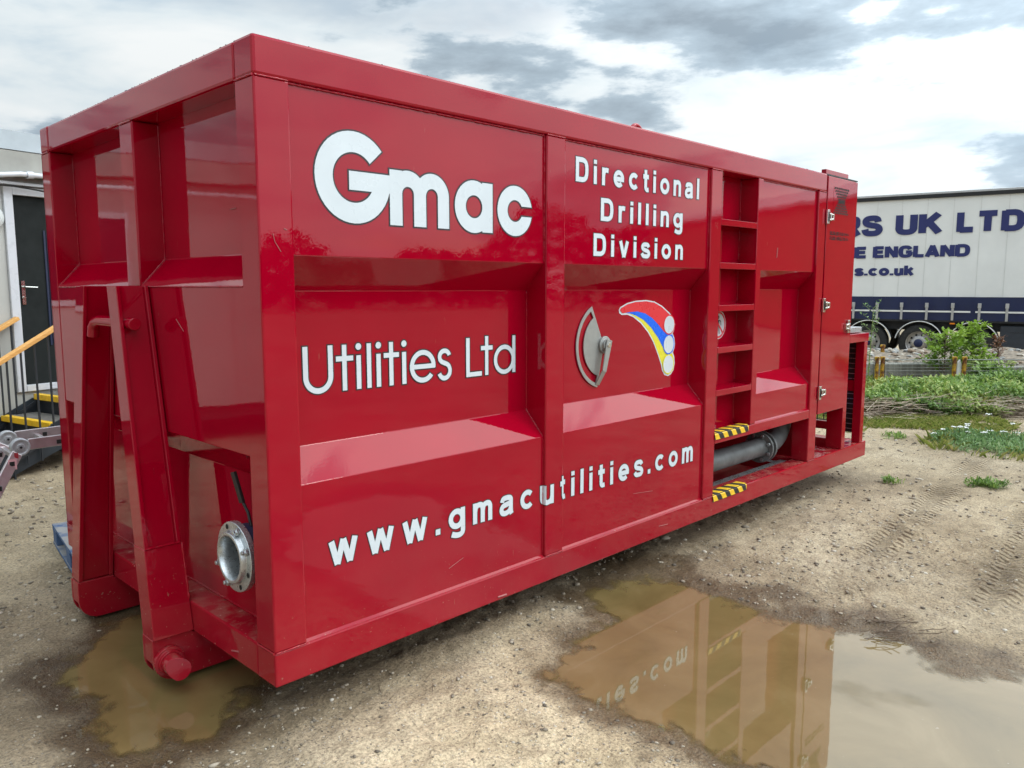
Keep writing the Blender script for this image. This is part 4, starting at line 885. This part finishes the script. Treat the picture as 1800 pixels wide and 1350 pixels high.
# ------------------------------------------------------------------ folding ladder set up as a low platform
LD = thing('folding_ladder', 'folded aluminium multi-hinge ladder set up as a low platform', 'ladder', (.08, 3.68, 0))
for s, (hx_, hy_) in enumerate(((0, 0), (.02, .41))):
    H = Vector((hx_, hy_, .612)); e = H+Vector((1.9, .02, .035)); ft = H+Vector((-.42, -.26, -.612)); H2 = e; ft2 = H2+Vector((.45, .2, -.64))
    MB().beam(H+Vector((.05,0,.012)), e, .028, .078).build('platform_rail', M['alu'], LD, .004)
    d = (ft-H).normalized(); MB().beam(H+d*.05, ft, .072, .028, (0,1,0)).build('ladder_leg', M['alu'], LD, .004)
    MB().beam(H2, ft2, .072, .028, (0,1,0)).build('ladder_leg', M['alu'], LD, .004)
    for P in (H, H2):
        mb = MB(); mb.lathe([(0,-.004),(.024,-.004),(.026,.002),(.044,.002),(.048,-.003),(.058,-.003),(.063,.004),(.063,.046),(0,.046)], P+Vector((0,-.022,0)), (0,1,0), 32)
        h = mb.build('hinge', M['alu_cast'], LD, .002, 40)
        MB().lathe([(0,0),(.009,0),(.009,.006),(0,.006)], P+Vector((0,-.026,0)), (0,-1,0), 6).build('hinge_bolt', M['black'], h)
    for t in (.13, .40, .67, .94):     # rung ends show as dark square sockets in the rails
        q = H+(e-H)*t; MB().box(q.x-.015, q.x+.015, q.y-.0165, q.y-.0145, q.z-.013, q.z+.017).build('rung_socket', M['dark_void'], LD)
        MB().box(q.x-.021, q.x+.021, q.y-.0155, q.y-.0142, q.z-.019, q.z+.023).build('rung_collar', M['alu'], LD)
        q = H+(ft-H)*(t*.9+.05); MB().box(q.x-.016, q.x+.016, q.y-.020, q.y-.0145, q.z-.016, q.z+.016).build('rung_socket', M['dark_void'], LD)
        MB().box(q.x-.022, q.x+.022, q.y-.018, q.y-.014, q.z-.022, q.z+.022).build('rung_collar', M['alu'], LD)
for t in (.10, .36, .62, .88):
    a = Vector((0, .01, .612))+Vector((1.9,.02,.035))*t; MB().beam(a, a+Vector((.02,.40,0)), .03, .03).build('rung', M['alu'], LD, .003)
    a = Vector((0, .01, .612))+Vector((-.42,-.26,-.612))*t; MB().beam(a, a+Vector((.02,.40,0)), .03, .03).build('rung', M['alu'], LD, .003)
lb = Vector((0, 0, .612))+Vector((-.42,-.26,-.612))*.17
MB().box(lb.x-.022, lb.x+.03, lb.y-.0185, lb.y-.0150, lb.z-.04, lb.z+.035).build('label_sticker', plain('pink_label', (.62, .33, .36), .4), LD)
lb = Vector((0, 0, .612))+Vector((-.42,-.26,-.612))*.085
MB().box(lb.x-.012, lb.x+.012, lb.y-.020, lb.y-.0150, lb.z-.02, lb.z+.02).build('release_catch', plain('dull_red', (.28, .02, .03), .5), LD)

# ------------------------------------------------------------------ blue pallet on the ground
PL = thing('pallet', 'worn blue wooden pallet on the ground behind the red unit', 'pallet', (.125, 3.22, .0), R(-8))
for k in range(6): MB().box(k*.18, k*.18+.145, -1.2, 0, .120, .140).build('deck_board', M['pallet'], PL, .003)
for y in (0, -.53, -1.055):
    MB().box(0, 1.045, y-.145, y-.001, .100, .1195).build('bearer', M['pallet'], PL, .003)
    for x in (0, .45, .9): MB().box(x+.003, x+.142, y-.142, y-.004, .0205, .0995).build('block', M['pallet'], PL, .003)
for x in (0, .45, .9): MB().box(x, x+.145, -1.2, 0, .0, .020).build('base_board', M['pallet'], PL, .003)

# ------------------------------------------------------------------ curtain-side trailer (far right)
TR = thing('curtainside_trailer', 'white and navy curtain-side lorry trailer parked beyond the fence', 'trailer', (22.229, 4.589, -.31), math.atan2(-.984, .181))
def tbox(name, *b, mat='chassis', parent=TR, bevel=0, label=None): return MB().box(*b).build(name, M[mat], parent, bevel, label=label)
Z0 = .31
def wavy(name, x0, x1, z0, z1, amp, mat, y=0.0, per=.63, parent=TR):
    n = int((x1-x0)/.07); xs_ = np.linspace(x0, x1, n); mb = MB()
    vs = [(x, y+amp*math.sin(2*math.pi*(x-.16)/per)+amp*.6*math.sin(x*2.1+z*1.3), z) for x in xs_ for z in np.linspace(z0, z1, 4)]
    fs = [(i*4+j, (i+1)*4+j, (i+1)*4+j+1, i*4+j+1) for i in range(n-1) for j in range(3)]
    mb.add(vs, fs); return mb.build(name, M[mat], parent, 0, 80)
wavy('side_curtain', -4.6, 9.0, 1.785, Z0+4.14, .0022, 'curtain_white'); wavy('side_curtain', -4.6, 9.0, Z0+.84, 1.784, .016, 'curtain_navy', -.012)
tbox('cargo_body', -4.58, 8.98, .06, 2.5, 1.2, Z0+4.2, mat='curtain_white'); tbox('roof_rail', -4.62, 9.02, -.05, .06, Z0+4.142, Z0+4.235, mat='chassis'); tbox('roof_rail', -4.62, 9.02, -.04, 2.52, Z0+4.236, Z0+4.30, mat='alu_rail', bevel=.01)
for x in np.arange(-4.5, 9, .63): tbox('curtain_seam', x+.12, x+.128, -.0095, -.008, 1.80, Z0+4.13, mat='curtain_seam')
tbox('reflective_tape', -4.6, 9.0, -.034, -.0305, Z0+1.055, Z0+1.10, mat='tape')
for i in range(22):
    x = -1.095+.628*(i-5); s = tbox('strap', x-.03, x+.03, -.05, -.036, Z0+.84, Z0+1.31, mat='alu_rail', bevel=.004)
    tbox('buckle', x-.042, x+.042, -.075, -.0505, Z0+1.18, Z0+1.31, mat='alu_rail', parent=s, bevel=.006)
tbox('chassis_rail', -4.5, 8.9, .25, .35, Z0+.55, Z0+.86); tbox('chassis_rail', -4.5, 8.9, 2.1, 2.2, Z0+.55, Z0+.86); tbox('side_raver', -4.6, 9.0, -.02, .05, Z0+.79, Z0+.838)
tbox('tool_box', 1.92, 3.9, .05, .6, .42, Z0+.715, mat='toolbox', bevel=.02); tbox('tool_box_lid_line', 2.1, 3.7, .044, .0495, .85, .862, mat='black'); tbox('tool_box_catch', 2.45, 2.62, .035, .0495, .88, .96, mat='black')
for x in (-1.31, 0, 1.31):
    for side, y in ((0, .02), (1, 2.12)):
        wh = MB(); wh.lathe([(.30,.02),(.46,.0),(.505,.03),(.52,.08),(.52,.30),(.505,.35),(.46,.38),(.30,.36)], (x, y, .50), (0,1,0), 48); tyre = wh.build('wheel', M['rubber'], TR, 0, 50)
        if side: continue
        rm = MB(); rm.lathe([(.31,.015),(.325,-.004),(.30,.012),(.285,.05),(.20,.09),(.145,.07),(.145,-.02),(.10,-.03),(0,-.03)], (x, y+.005, .50), (0,1,0), 40); rim = rm.build('rim', M['rim'], tyre, 0, 35)
        hb = MB(); hb.lathe([(0,-.05),(.09,-.05),(.115,-.03),(.115,.0)], (x, y, .50), (0,1,0), 24); hb.build('hub_cap', M['curtain_navy'], tyre, 0, 40)
        for k in range(10):
            a = 2*math.pi*k/10; MB().lathe([(0,0),(.032,0)], (x+.235*math.cos(a), y+.068, .50+.235*math.sin(a)), (0,-1,0), 10).build('rim_hole', M['dark_void'], rim)
    gd = MB(); n = 20; prof = [(.60, -.01), (.60, .42), (.615, .42), (.615, -.01)]
    vs = [(x+r*math.cos(R(12+156*i/n)), y, .50+r*math.sin(R(12+156*i/n))) for i in range(n+1) for r, y in prof]
    gd.add(vs, [(i*4+j, i*4+(j+1)%4, (i+1)*4+(j+1)%4, (i+1)*4+j) for i in range(n) for j in range(4)]); g = gd.build('mudguard', M['chassis'], TR, 0, 40)
    gd = MB(); gd.tube([(x+.607*math.cos(R(12+156*i/n)), -.018, .50+.607*math.sin(R(12+156*i/n))) for i in range(n+1)], .016, 6); gd.build('mudguard_edge', M['white_trim'], g, 0, 60)
    tbox('axle', x-.06, x+.06, .3, 2.2, .44, .56)
tbox('marker_lamp', .74, .86, -.02, .0, Z0+.735, Z0+.775, mat='amber')
def tl(body, x0, x1, z0, z1, space=.14, w=.30): return lettering('trailer_lettering', body, x0, x1, Z0+z0, Z0+z1, -.014, TR, space, w, 0, 'print_navy', label='navy letters reading '+body)
tl('RS', -2.16, -1.11, 3.20, 3.72); tl('UK', -.715, .376, 3.21, 3.72); tl('LTD', .775, 2.26, 3.21, 3.72, .22)
tl('E', -1.765, -1.475, 2.567, 2.870); tl('ENGLAND', -1.275, 1.086, 2.567, 2.872, .12); tl('s.co.uk', -1.74, -.235, 2.07, 2.335, .14)

# ------------------------------------------------------------------ fence line, wall and bank (right)
FR_O = Vector((C2[0]+F2[0]*13, C2[1]+F2[1]*13, 0)); FAZ = YAW-math.pi/2
def fpt(lat, dep, z=0): return Vector((C2[0]+R2[0]*lat+F2[0]*dep, C2[1]+R2[1]*lat+F2[1]*dep, z))
def fpost(lat, dep, h, label, r=.032):
    mb = MB(); mb.tube([(0,0,-.1), (.004,0,h*.5), (0,.0,h-.03)], r, 10); mb.tube([(0,0,h-.05), (0,0,h-.005), (0,0,h)], [r*1.25, r*1.25, r*.7], 10); mb.tube([(0,0,h*.62), (0,0,h*.62+.015)], r*1.12, 10)
    o = mb.build('fence_post', M['rust_yellow'], None, 0, 50, loc=fpt(lat, dep)); tag(o, label, 'post', 'rusty yellow posts of the low mesh fence')
fpost(6.03, 13, .60, 'yellow rusty post nearest the red unit, left of a close pair'); fpost(6.13, 13.02, .60, 'rustier right post of the close pair nearest the red unit')
fpost(7.31, 13, .60, 'brown rusty post left of the white stake by the saplings'); fpost(7.475, 13, .60, 'bright yellow post right of the white stake'); fpost(7.1*16/16-.0, 16.0, .62, 'short yellow post standing behind the first close pair') if 0 else None
fpost(7.52, 16, .58, 'yellow post sticking up further back behind the first close pair', .04)
o = MB().prism([(-.035,0,-.1), (.035,0,-.1), (.035,0,.47), (.0,0,.55), (-.035,0,.51)], (0,.02,0)).build('white_stake', M['white_trim'], None, .004, loc=fpt(7.40, 13.03)); o.rotation_euler = (0,R(2),FAZ); tag(o, 'white painted stake between two rusty posts', 'stake')
def mesh_panel(l0, l1, dep, h, label, z0=0.0):
    t = thing('mesh_fence_panel', label, 'fence panel', fpt((l0+l1)/2, dep, z0), FAZ, 'low wire mesh fence panels'); w = (l1-l0)/2
    fm = MB(); fm.tube([(-w,0,0), (-w,0,h), (w,0,h), (w,0,0)], .011, 6); fm.build('panel_frame', M['wire'], t)
    n = int(h/.055)
    for k in range(n): MB().tube([(-w,0,.03+k*.055), (w,0,.03+k*.055)], .0028 if k % 3 else .005, 4, caps=False).build('wire', M['wire'], t)
    mb = MB()
    for k in range(int(2*w/.07)): mb.tube([(-w+.07*k, .004, 0), (-w+.07*k, .004, h)], .0016, 3, caps=False)
    o = mb.build('upright_wires', M['wire'], t); o['kind'] = 'stuff'
mesh_panel(4.3, 5.99, 13.02, .545, 'mesh panel running in behind the red unit'); mesh_panel(6.17, 7.27, 13.02, .545, 'mesh panel between the two pairs of posts'); mesh_panel(7.52, 10.6, 13.02, .545, 'mesh panel right of the bright yellow post')
mesh_panel(6.2, 7.5, 16.1, .42, 'mesh panel further back left of the lone post'); mesh_panel(7.6, 12.5, 16.1, .42, 'long mesh panel further back right of the lone post')
# concrete retaining blocks
for i, (a, b, h) in enumerate(((4.0, 6.35, .30), (6.37, 8.42, .36), (8.44, 10.5, .30), (10.52, 12.9, .31))):
    mb = MB(); mb.box(-(b-a)/2, (b-a)/2, -.15, .15, -.2, h); o = mb.build('concrete_block', M['concrete'], None, .02, loc=fpt((a+b)/2, 14.4)); o.rotation_euler.z = FAZ
    tag(o, ['concrete wall block partly behind the red unit', 'stained concrete wall block behind the middle mesh panel', 'concrete wall block behind the saplings', 'concrete wall block at the right edge'][i], 'block', 'retaining wall blocks')
# earth bank behind the wall
n1, n2 = 90, 14; la = np.linspace(2.5, 14, n1); de = np.linspace(14.5, 18.6, n2); LA, DE = np.meshgrid(la, de, indexing='ij'); q = C2+LA.ravel()[:,None]*R2+DE.ravel()[:,None]*F2
hz_ = (.30+.14*np.sin((DE.ravel()-14.5)/4.1*math.pi)+fbm(q, 2, 200)*.10+fbm(q, 7, 210)*.05)*(1-sstep(DE.ravel(), 16.6, 18.6))-.38*sstep(DE.ravel(), 16.6, 18.6)
ii = np.arange(n1*n2).reshape(n1, n2); ff = np.stack([ii[:-1,:-1].ravel(), ii[1:,:-1].ravel(), ii[1:,1:].ravel(), ii[:-1,1:].ravel()], 1)
M['soil'] = plain('stony_soil', (.20, .165, .125), .9, var=.5, vscale=9, bmp=.8, bscale=14, bdist=.05)
o = bpy.data.objects.new('earth_bank', arr_mesh('earth_bank', np.column_stack([q, hz_]), ff, M['soil'], smooth=True)); COL.objects.link(o); o['kind'] = 'structure'
def bank_z(l, d): return .30+.14*math.sin((d-14.5)/4.1*math.pi)
mb = MB(); rb = random.Random(5)
for k in range(420):
    l, d = rb.uniform(4.6, 12.5), rb.uniform(14.5, 16.5); s = rb.uniform(.02, .075); c = fpt(l, d, bank_z(l, d)+s*.3)
    mb.add([c+Vector((v.x*s*rb.uniform(.7,1.3), v.y*s*rb.uniform(.7,1.3), v.z*s*.65*rb.uniform(.7,1.3))) for v in iv_], if_, rb.randrange(3))
o = mb.build('rubble', [plain('rubble_pale', (.42, .38, .32), .9), plain('rubble_brown', (.24, .18, .13), .9), plain('rubble_grey', (.30, .30, .29), .9)]); tag(o, 'broken stones and rubble along the top of the bank', 'rubble', kind='stuff')

# ------------------------------------------------------------------ plants
def leaves(P, size, up=.35, aspect=.5, curl=.25):
    """leaf-shaped quads (base, two sides, tip) at points P, random headings"""
    n = len(P); a = rng.random(n)*6.283; el = (rng.random(n)*1.3-.35)+up; L = size*(.6+.8*rng.random(n))
    d = np.stack([np.cos(a)*np.cos(el), np.sin(a)*np.cos(el), np.sin(el)], 1); s = np.stack([-np.sin(a), np.cos(a), (rng.random(n)-.5)*.9], 1); s /= np.linalg.norm(s, axis=1)[:,None]
    m_ = P+d*L[:,None]*.5; w = L[:,None]*aspect*.5; tip = P+d*L[:,None]; tip[:,2] -= L*curl*rng.random(n)
    v = np.stack([P, m_+s*w, tip, m_-s*w], 1).reshape(-1, 3); f = np.arange(4*n).reshape(n, 4)
    tone = np.clip(rng.random(n)*.7+fbm(P[:,:2], 1.6, 300)*.8+.15, 0, 1); return v, f, np.repeat(tone, 4)
def blades(P, h, spread=.35, w=.005, bend=.35):
    n = len(P); a = rng.random(n)*6.283; H = h*(.5+.8*rng.random(n)); d = np.stack([np.cos(a), np.sin(a), np.zeros(n)], 1); s = np.stack([-np.sin(a), np.cos(a), np.zeros(n)], 1)
    r = spread*rng.random(n); mid = P+d*(H*r*.5)[:,None]; mid[:,2] += H*.55; tip = P+d*(H*(r+bend*rng.random(n)))[:,None]; tip[:,2] += H*(1-.3*r)
    v = np.stack([P-s*w, P+s*w, mid+s*w*.8, tip, mid-s*w*.8], 1).reshape(-1, 3); f = np.arange(5*n).reshape(n, 5); return v, f, np.repeat(rng.random(n), 5)
def stuff(name, vft, mat, label, cat):
    v, f, t = vft; o = bpy.data.objects.new(name, arr_mesh(name, v, f, M[mat], dict(rnd=t))); COL.objects.link(o); tag(o, label, cat, kind='stuff'); return o
def scatter(n, l0, l1, d0, d1): 
    l = rng.uniform(l0, l1, n); d = rng.uniform(d0, d1, n); return C2+l[:,None]*R2+d[:,None]*F2, l, d
# the weed belt in front of the fence
Pw, l, d = scatter(80000, 4.2, 11.5, 10.35, 13.35)
edge = 10.45+.35*fbm(Pw, .8, 401)*2; top = .22+.07*sstep(d, 10.6, 11.4)-.13*sstep(d, 12, 13.2)+fbm(Pw, 1.1, 410)*.24+.10*sstep(l, 8.3, 9.6); keep = (d > edge) & (top > .02); Pw, top = Pw[keep], top[keep]
z = top*rng.random(len(Pw))**.6
stuff('weed_belt', leaves(np.column_stack([Pw, z]), .075, .25, .42), 'weed', 'thick belt of leafy green weeds in front of the mesh fence', 'weeds')
Pw, l, d = scatter(5200, 4.2, 11.5, 10.6, 13.4); stuff('tall_grass', blades(np.column_stack([Pw, np.zeros(len(Pw))+.0]), .26, .6, .003, .6), 'grass', 'thin grass stems rising through the weed belt', 'grass')
# dead stems pulled out along the front of the belt
Pw, l, d = scatter(7000, 4.4, 9.8, 9.8, 11.1); c = abs(d-10.45-.25*np.sin(l*1.3)+.12*(l-7)*.4); k_ = c < .42*(.5+.6*rng.random(len(d))); Pw = Pw[k_]; n = len(Pw)
a = rng.random(n)*6.283; L = .12+.3*rng.random(n); z = rng.random(n)**1.5*.24; e = np.stack([np.cos(a)*L, np.sin(a)*L, (rng.random(n)-.35)*L*.5], 1); P3 = np.column_stack([Pw, z]); s_ = np.stack([-np.sin(a), np.cos(a), .6*np.ones(n)], 1)*.0038
v = np.stack([P3-s_, P3+s_, P3+e+s_*.6, P3+e-s_*.6], 1).reshape(-1, 3); v[:,2] = np.maximum(v[:,2], .006)
stuff('dead_stems', (v, np.arange(4*n).reshape(n, 4), np.repeat(rng.random(n), 4)), 'straw', 'tangled heap of dead brown stems at the foot of the weeds', 'dead stems')
# low grass by the unit and the patch with yarrow
Pw, l, d = scatter(9000, 4.0, 6.3, 9.0, 10.5); k_ = (fbm(Pw, 1.5, 420) > -.2) & (d > 9.35+.25*np.sin(l*3)+.35*np.clip(l-5.4, 0, 1)); stuff('short_grass', blades(np.column_stack([Pw[k_], np.zeros(k_.sum())]), .075, .8, .003, .8), 'grass', 'short yellow-green grass at the back right of the red unit', 'grass')
def blob(n, cl, cd, rl, rd, seed):
    a = rng.random(n)*6.283; r = rng.random(n)**.6; l = cl+rl*r*np.cos(a); d = cd+rd*r*np.sin(a); P = C2+l[:,None]*R2+d[:,None]*F2; return P[fbm(P, 3, seed) > -.16]
Pb = blob(5200, 5.25, 8.45, .62, .62, 431); stuff('weed_patch', leaves(np.column_stack([Pb, rng.random(len(Pb))*.10]), .055, .5, .28), 'fern', 'feathery green weed patch on the bare earth', 'weeds')
Pb = blob(1500, 5.3, 8.4, .8, .75, 441); stuff('grass_tuft', blades(np.column_stack([Pb, np.zeros(len(Pb))]), .11, .7, .003, .6), 'grass', 'grass tuft mixed into the feathery weed patch', 'grass')
for i, (cl, cd, rr2, lab) in enumerate(((4.15, 6.75, .12, 'tiny green tuft alone on the bare earth, near the puddle side'), (3.45, 6.9, .09, 'tiny green tuft beside the corner of the base rail'), (4.35, 9.0, .14, 'small green tuft left of the feathery patch'), (6.6, 8.9, .35, 'green leafy tuft at the right edge'))):
    Pb = blob(int(900*rr2/.15), cl, cd, rr2*1.5, rr2, 450+i); stuff('ground_tuft', leaves(np.column_stack([Pb, rng.random(len(Pb))*.045]), .04, .5, .3), 'weed', lab, 'weeds')
# yarrow heads
mb = MB(); ry = random.Random(9)
for k in range(16):
    l_, d_ = 5.35+ry.gauss(0,.42), 8.9+ry.gauss(0,.30); h = ry.uniform(.10,.2); c = fpt(l_, d_, h); mb.tube([fpt(l_, d_, 0), c], .003, 4, 1)
    for j in range(9): a = ry.random()*6.28; r = .035*ry.random()**.5; q_ = c+Vector((r*math.cos(a), r*math.sin(a), ry.uniform(-.004,.006))); s = .011; mb.add([q_+Vector((v.x*s, v.y*s, v.z*s*.5)) for v in iv_], if_, 0)
o = mb.build('yarrow_flowers', [M['flower'], M['weed']]); tag(o, 'white flower heads over the feathery weed patch', 'flowers', kind='stuff')
# saplings, each its own plant
def sapling(lat, dep, z0, h, rad, n, label, mat='sapling', size=.11, seed=1):
    r_ = random.Random(seed); t = thing('sapling', label, 'sapling', fpt(lat, dep, z0)); pts = []; tm = MB()
    tm.tube([(0,0,-.1), (.01,.0,h*.4), (-.01,.01,h*.75), (0,0,h*.95)], [.014, .011, .007, .003], 6)
    for b in range(22):
        zb = h*(.12+.82*b/22); a = b*2.4+r_.random(); ln = rad*(1.05-.6*abs(b/22-.3))*r_.uniform(.45,1.35); tip = Vector((math.cos(a)*ln, math.sin(a)*ln, ln*.35)); base = Vector((0,0,zb)); mid = base+tip*.5+Vector((0,0,.03))
        tm.tube([base, mid, base+tip], [.006, .004, .002], 5)
        for j in range(n//22): u = .25+.8*r_.random(); p = base+tip*u; pts.append((p.x+r_.gauss(0,.03), p.y+r_.gauss(0,.03), p.z+r_.gauss(0,.018)))
    tm.build('trunk', M['bark'], t)
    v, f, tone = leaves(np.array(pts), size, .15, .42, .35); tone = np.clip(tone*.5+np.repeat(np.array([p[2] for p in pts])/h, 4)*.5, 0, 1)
    o = bpy.data.objects.new('crown', arr_mesh('crown', v, f, M[mat], dict(rnd=tone))); COL.objects.link(o); o.parent = t
sapling(7.72, 14.05, .15, .78, .50, 900, 'bright green sapling leaning left over the rusty post', seed=2)
sapling(8.30, 14.25, .15, .95, .38, 900, 'taller bright green sapling right of the rusty posts', seed=3)
sapling(8.15, 13.45, .0, .42, .42, 700, 'dark leafy bush low against the mesh right of the yellow post', 'weed', .12, 4)
sapling(6.75, 15.9, .36, .26, .45, 450, 'low scrub on the bank below the lorry wheels', 'weed', .07, 6)
sapling(9.25, 15.0, .30, .55, .12, 220, 'rust-brown dead dock stem on the bank', 'brown_leaf', .06, 5)
# tall single stalk beside the unit's rear corner
t = thing('tall_weed', 'tall thin seeding stalk in front of the lorry wheels', 'weed', fpt(5.62, 12.4)); tm = MB(); tm.tube([(0,0,0), (.02,0,.6), (.06,0,1.05), (.075,0,1.42)], [.008,.007,.005,.003], 5); pts = []
for b in range(12):
    zb = .85+.05*b; a = b*2.1; tip = Vector((math.cos(a)*.14, math.sin(a)*.14, .12)); base = Vector((.02+.05*(zb-.6), 0, zb)); tm.tube([base, base+tip], .0028, 4)
    for j in range(9): pts.append(tuple(base+tip*random.uniform(.6,1.1)+Vector((random.gauss(0,.015), random.gauss(0,.015), random.gauss(0,.015)))))
for b in range(40): zb = random.uniform(.25,.85); pts.append((random.gauss(.02,.03), random.gauss(0,.03), zb))
tm.build('stem', M['grass'], t); v, f, tone = leaves(np.array(pts), .05, .3, .35); o = bpy.data.objects.new('leaves', arr_mesh('leaves', v, f, M['fern'], dict(rnd=np.clip(tone+.3,0,1)))); COL.objects.link(o); o.parent = t

# ------------------------------------------------------------------ what stands behind the camera and shows in the gloss
n = 26000; az = rng.uniform(R(-165), R(8), n); rad_ = 62+rng.random(n)*5; hmax = 4.9+1.4*np.sin(az*7.3)+1.2*np.sin(az*17+1)+1.0*np.sin(az*41); z = np.clip(hmax, 2, 11)*rng.random(n)**.8
P3 = np.column_stack([np.cos(az)*rad_, np.sin(az)*rad_, z]); v, f, tone = leaves(P3, 1.1, .1, .7)
stuff('far_trees', (v, f, tone), 'far_wood', 'far line of trees across the yard, seen in the gloss of the paint', 'trees')
SH = thing('clad_shed', 'brown clad shed mirrored in the rear door of the unit', 'shed', (34, -17, 0), R(-60))
for k in range(12): MB().box(-9+k*1.5, -7.51+k*1.5, 0, .1, 0, 5.2).build('cladding_sheet', M['shed'], SH)
MB().prism([(-9.2, -.3, 5.2), (-9.2, 8, 7.2), (-9.2, 8, 0), (-9.2, 7.9, 0), (-9.2, 7.9, 7.0), (-9.2, -.3, 5.05)], (18.6, 0, 0)).build('roof', M['cabin_roof'], SH)
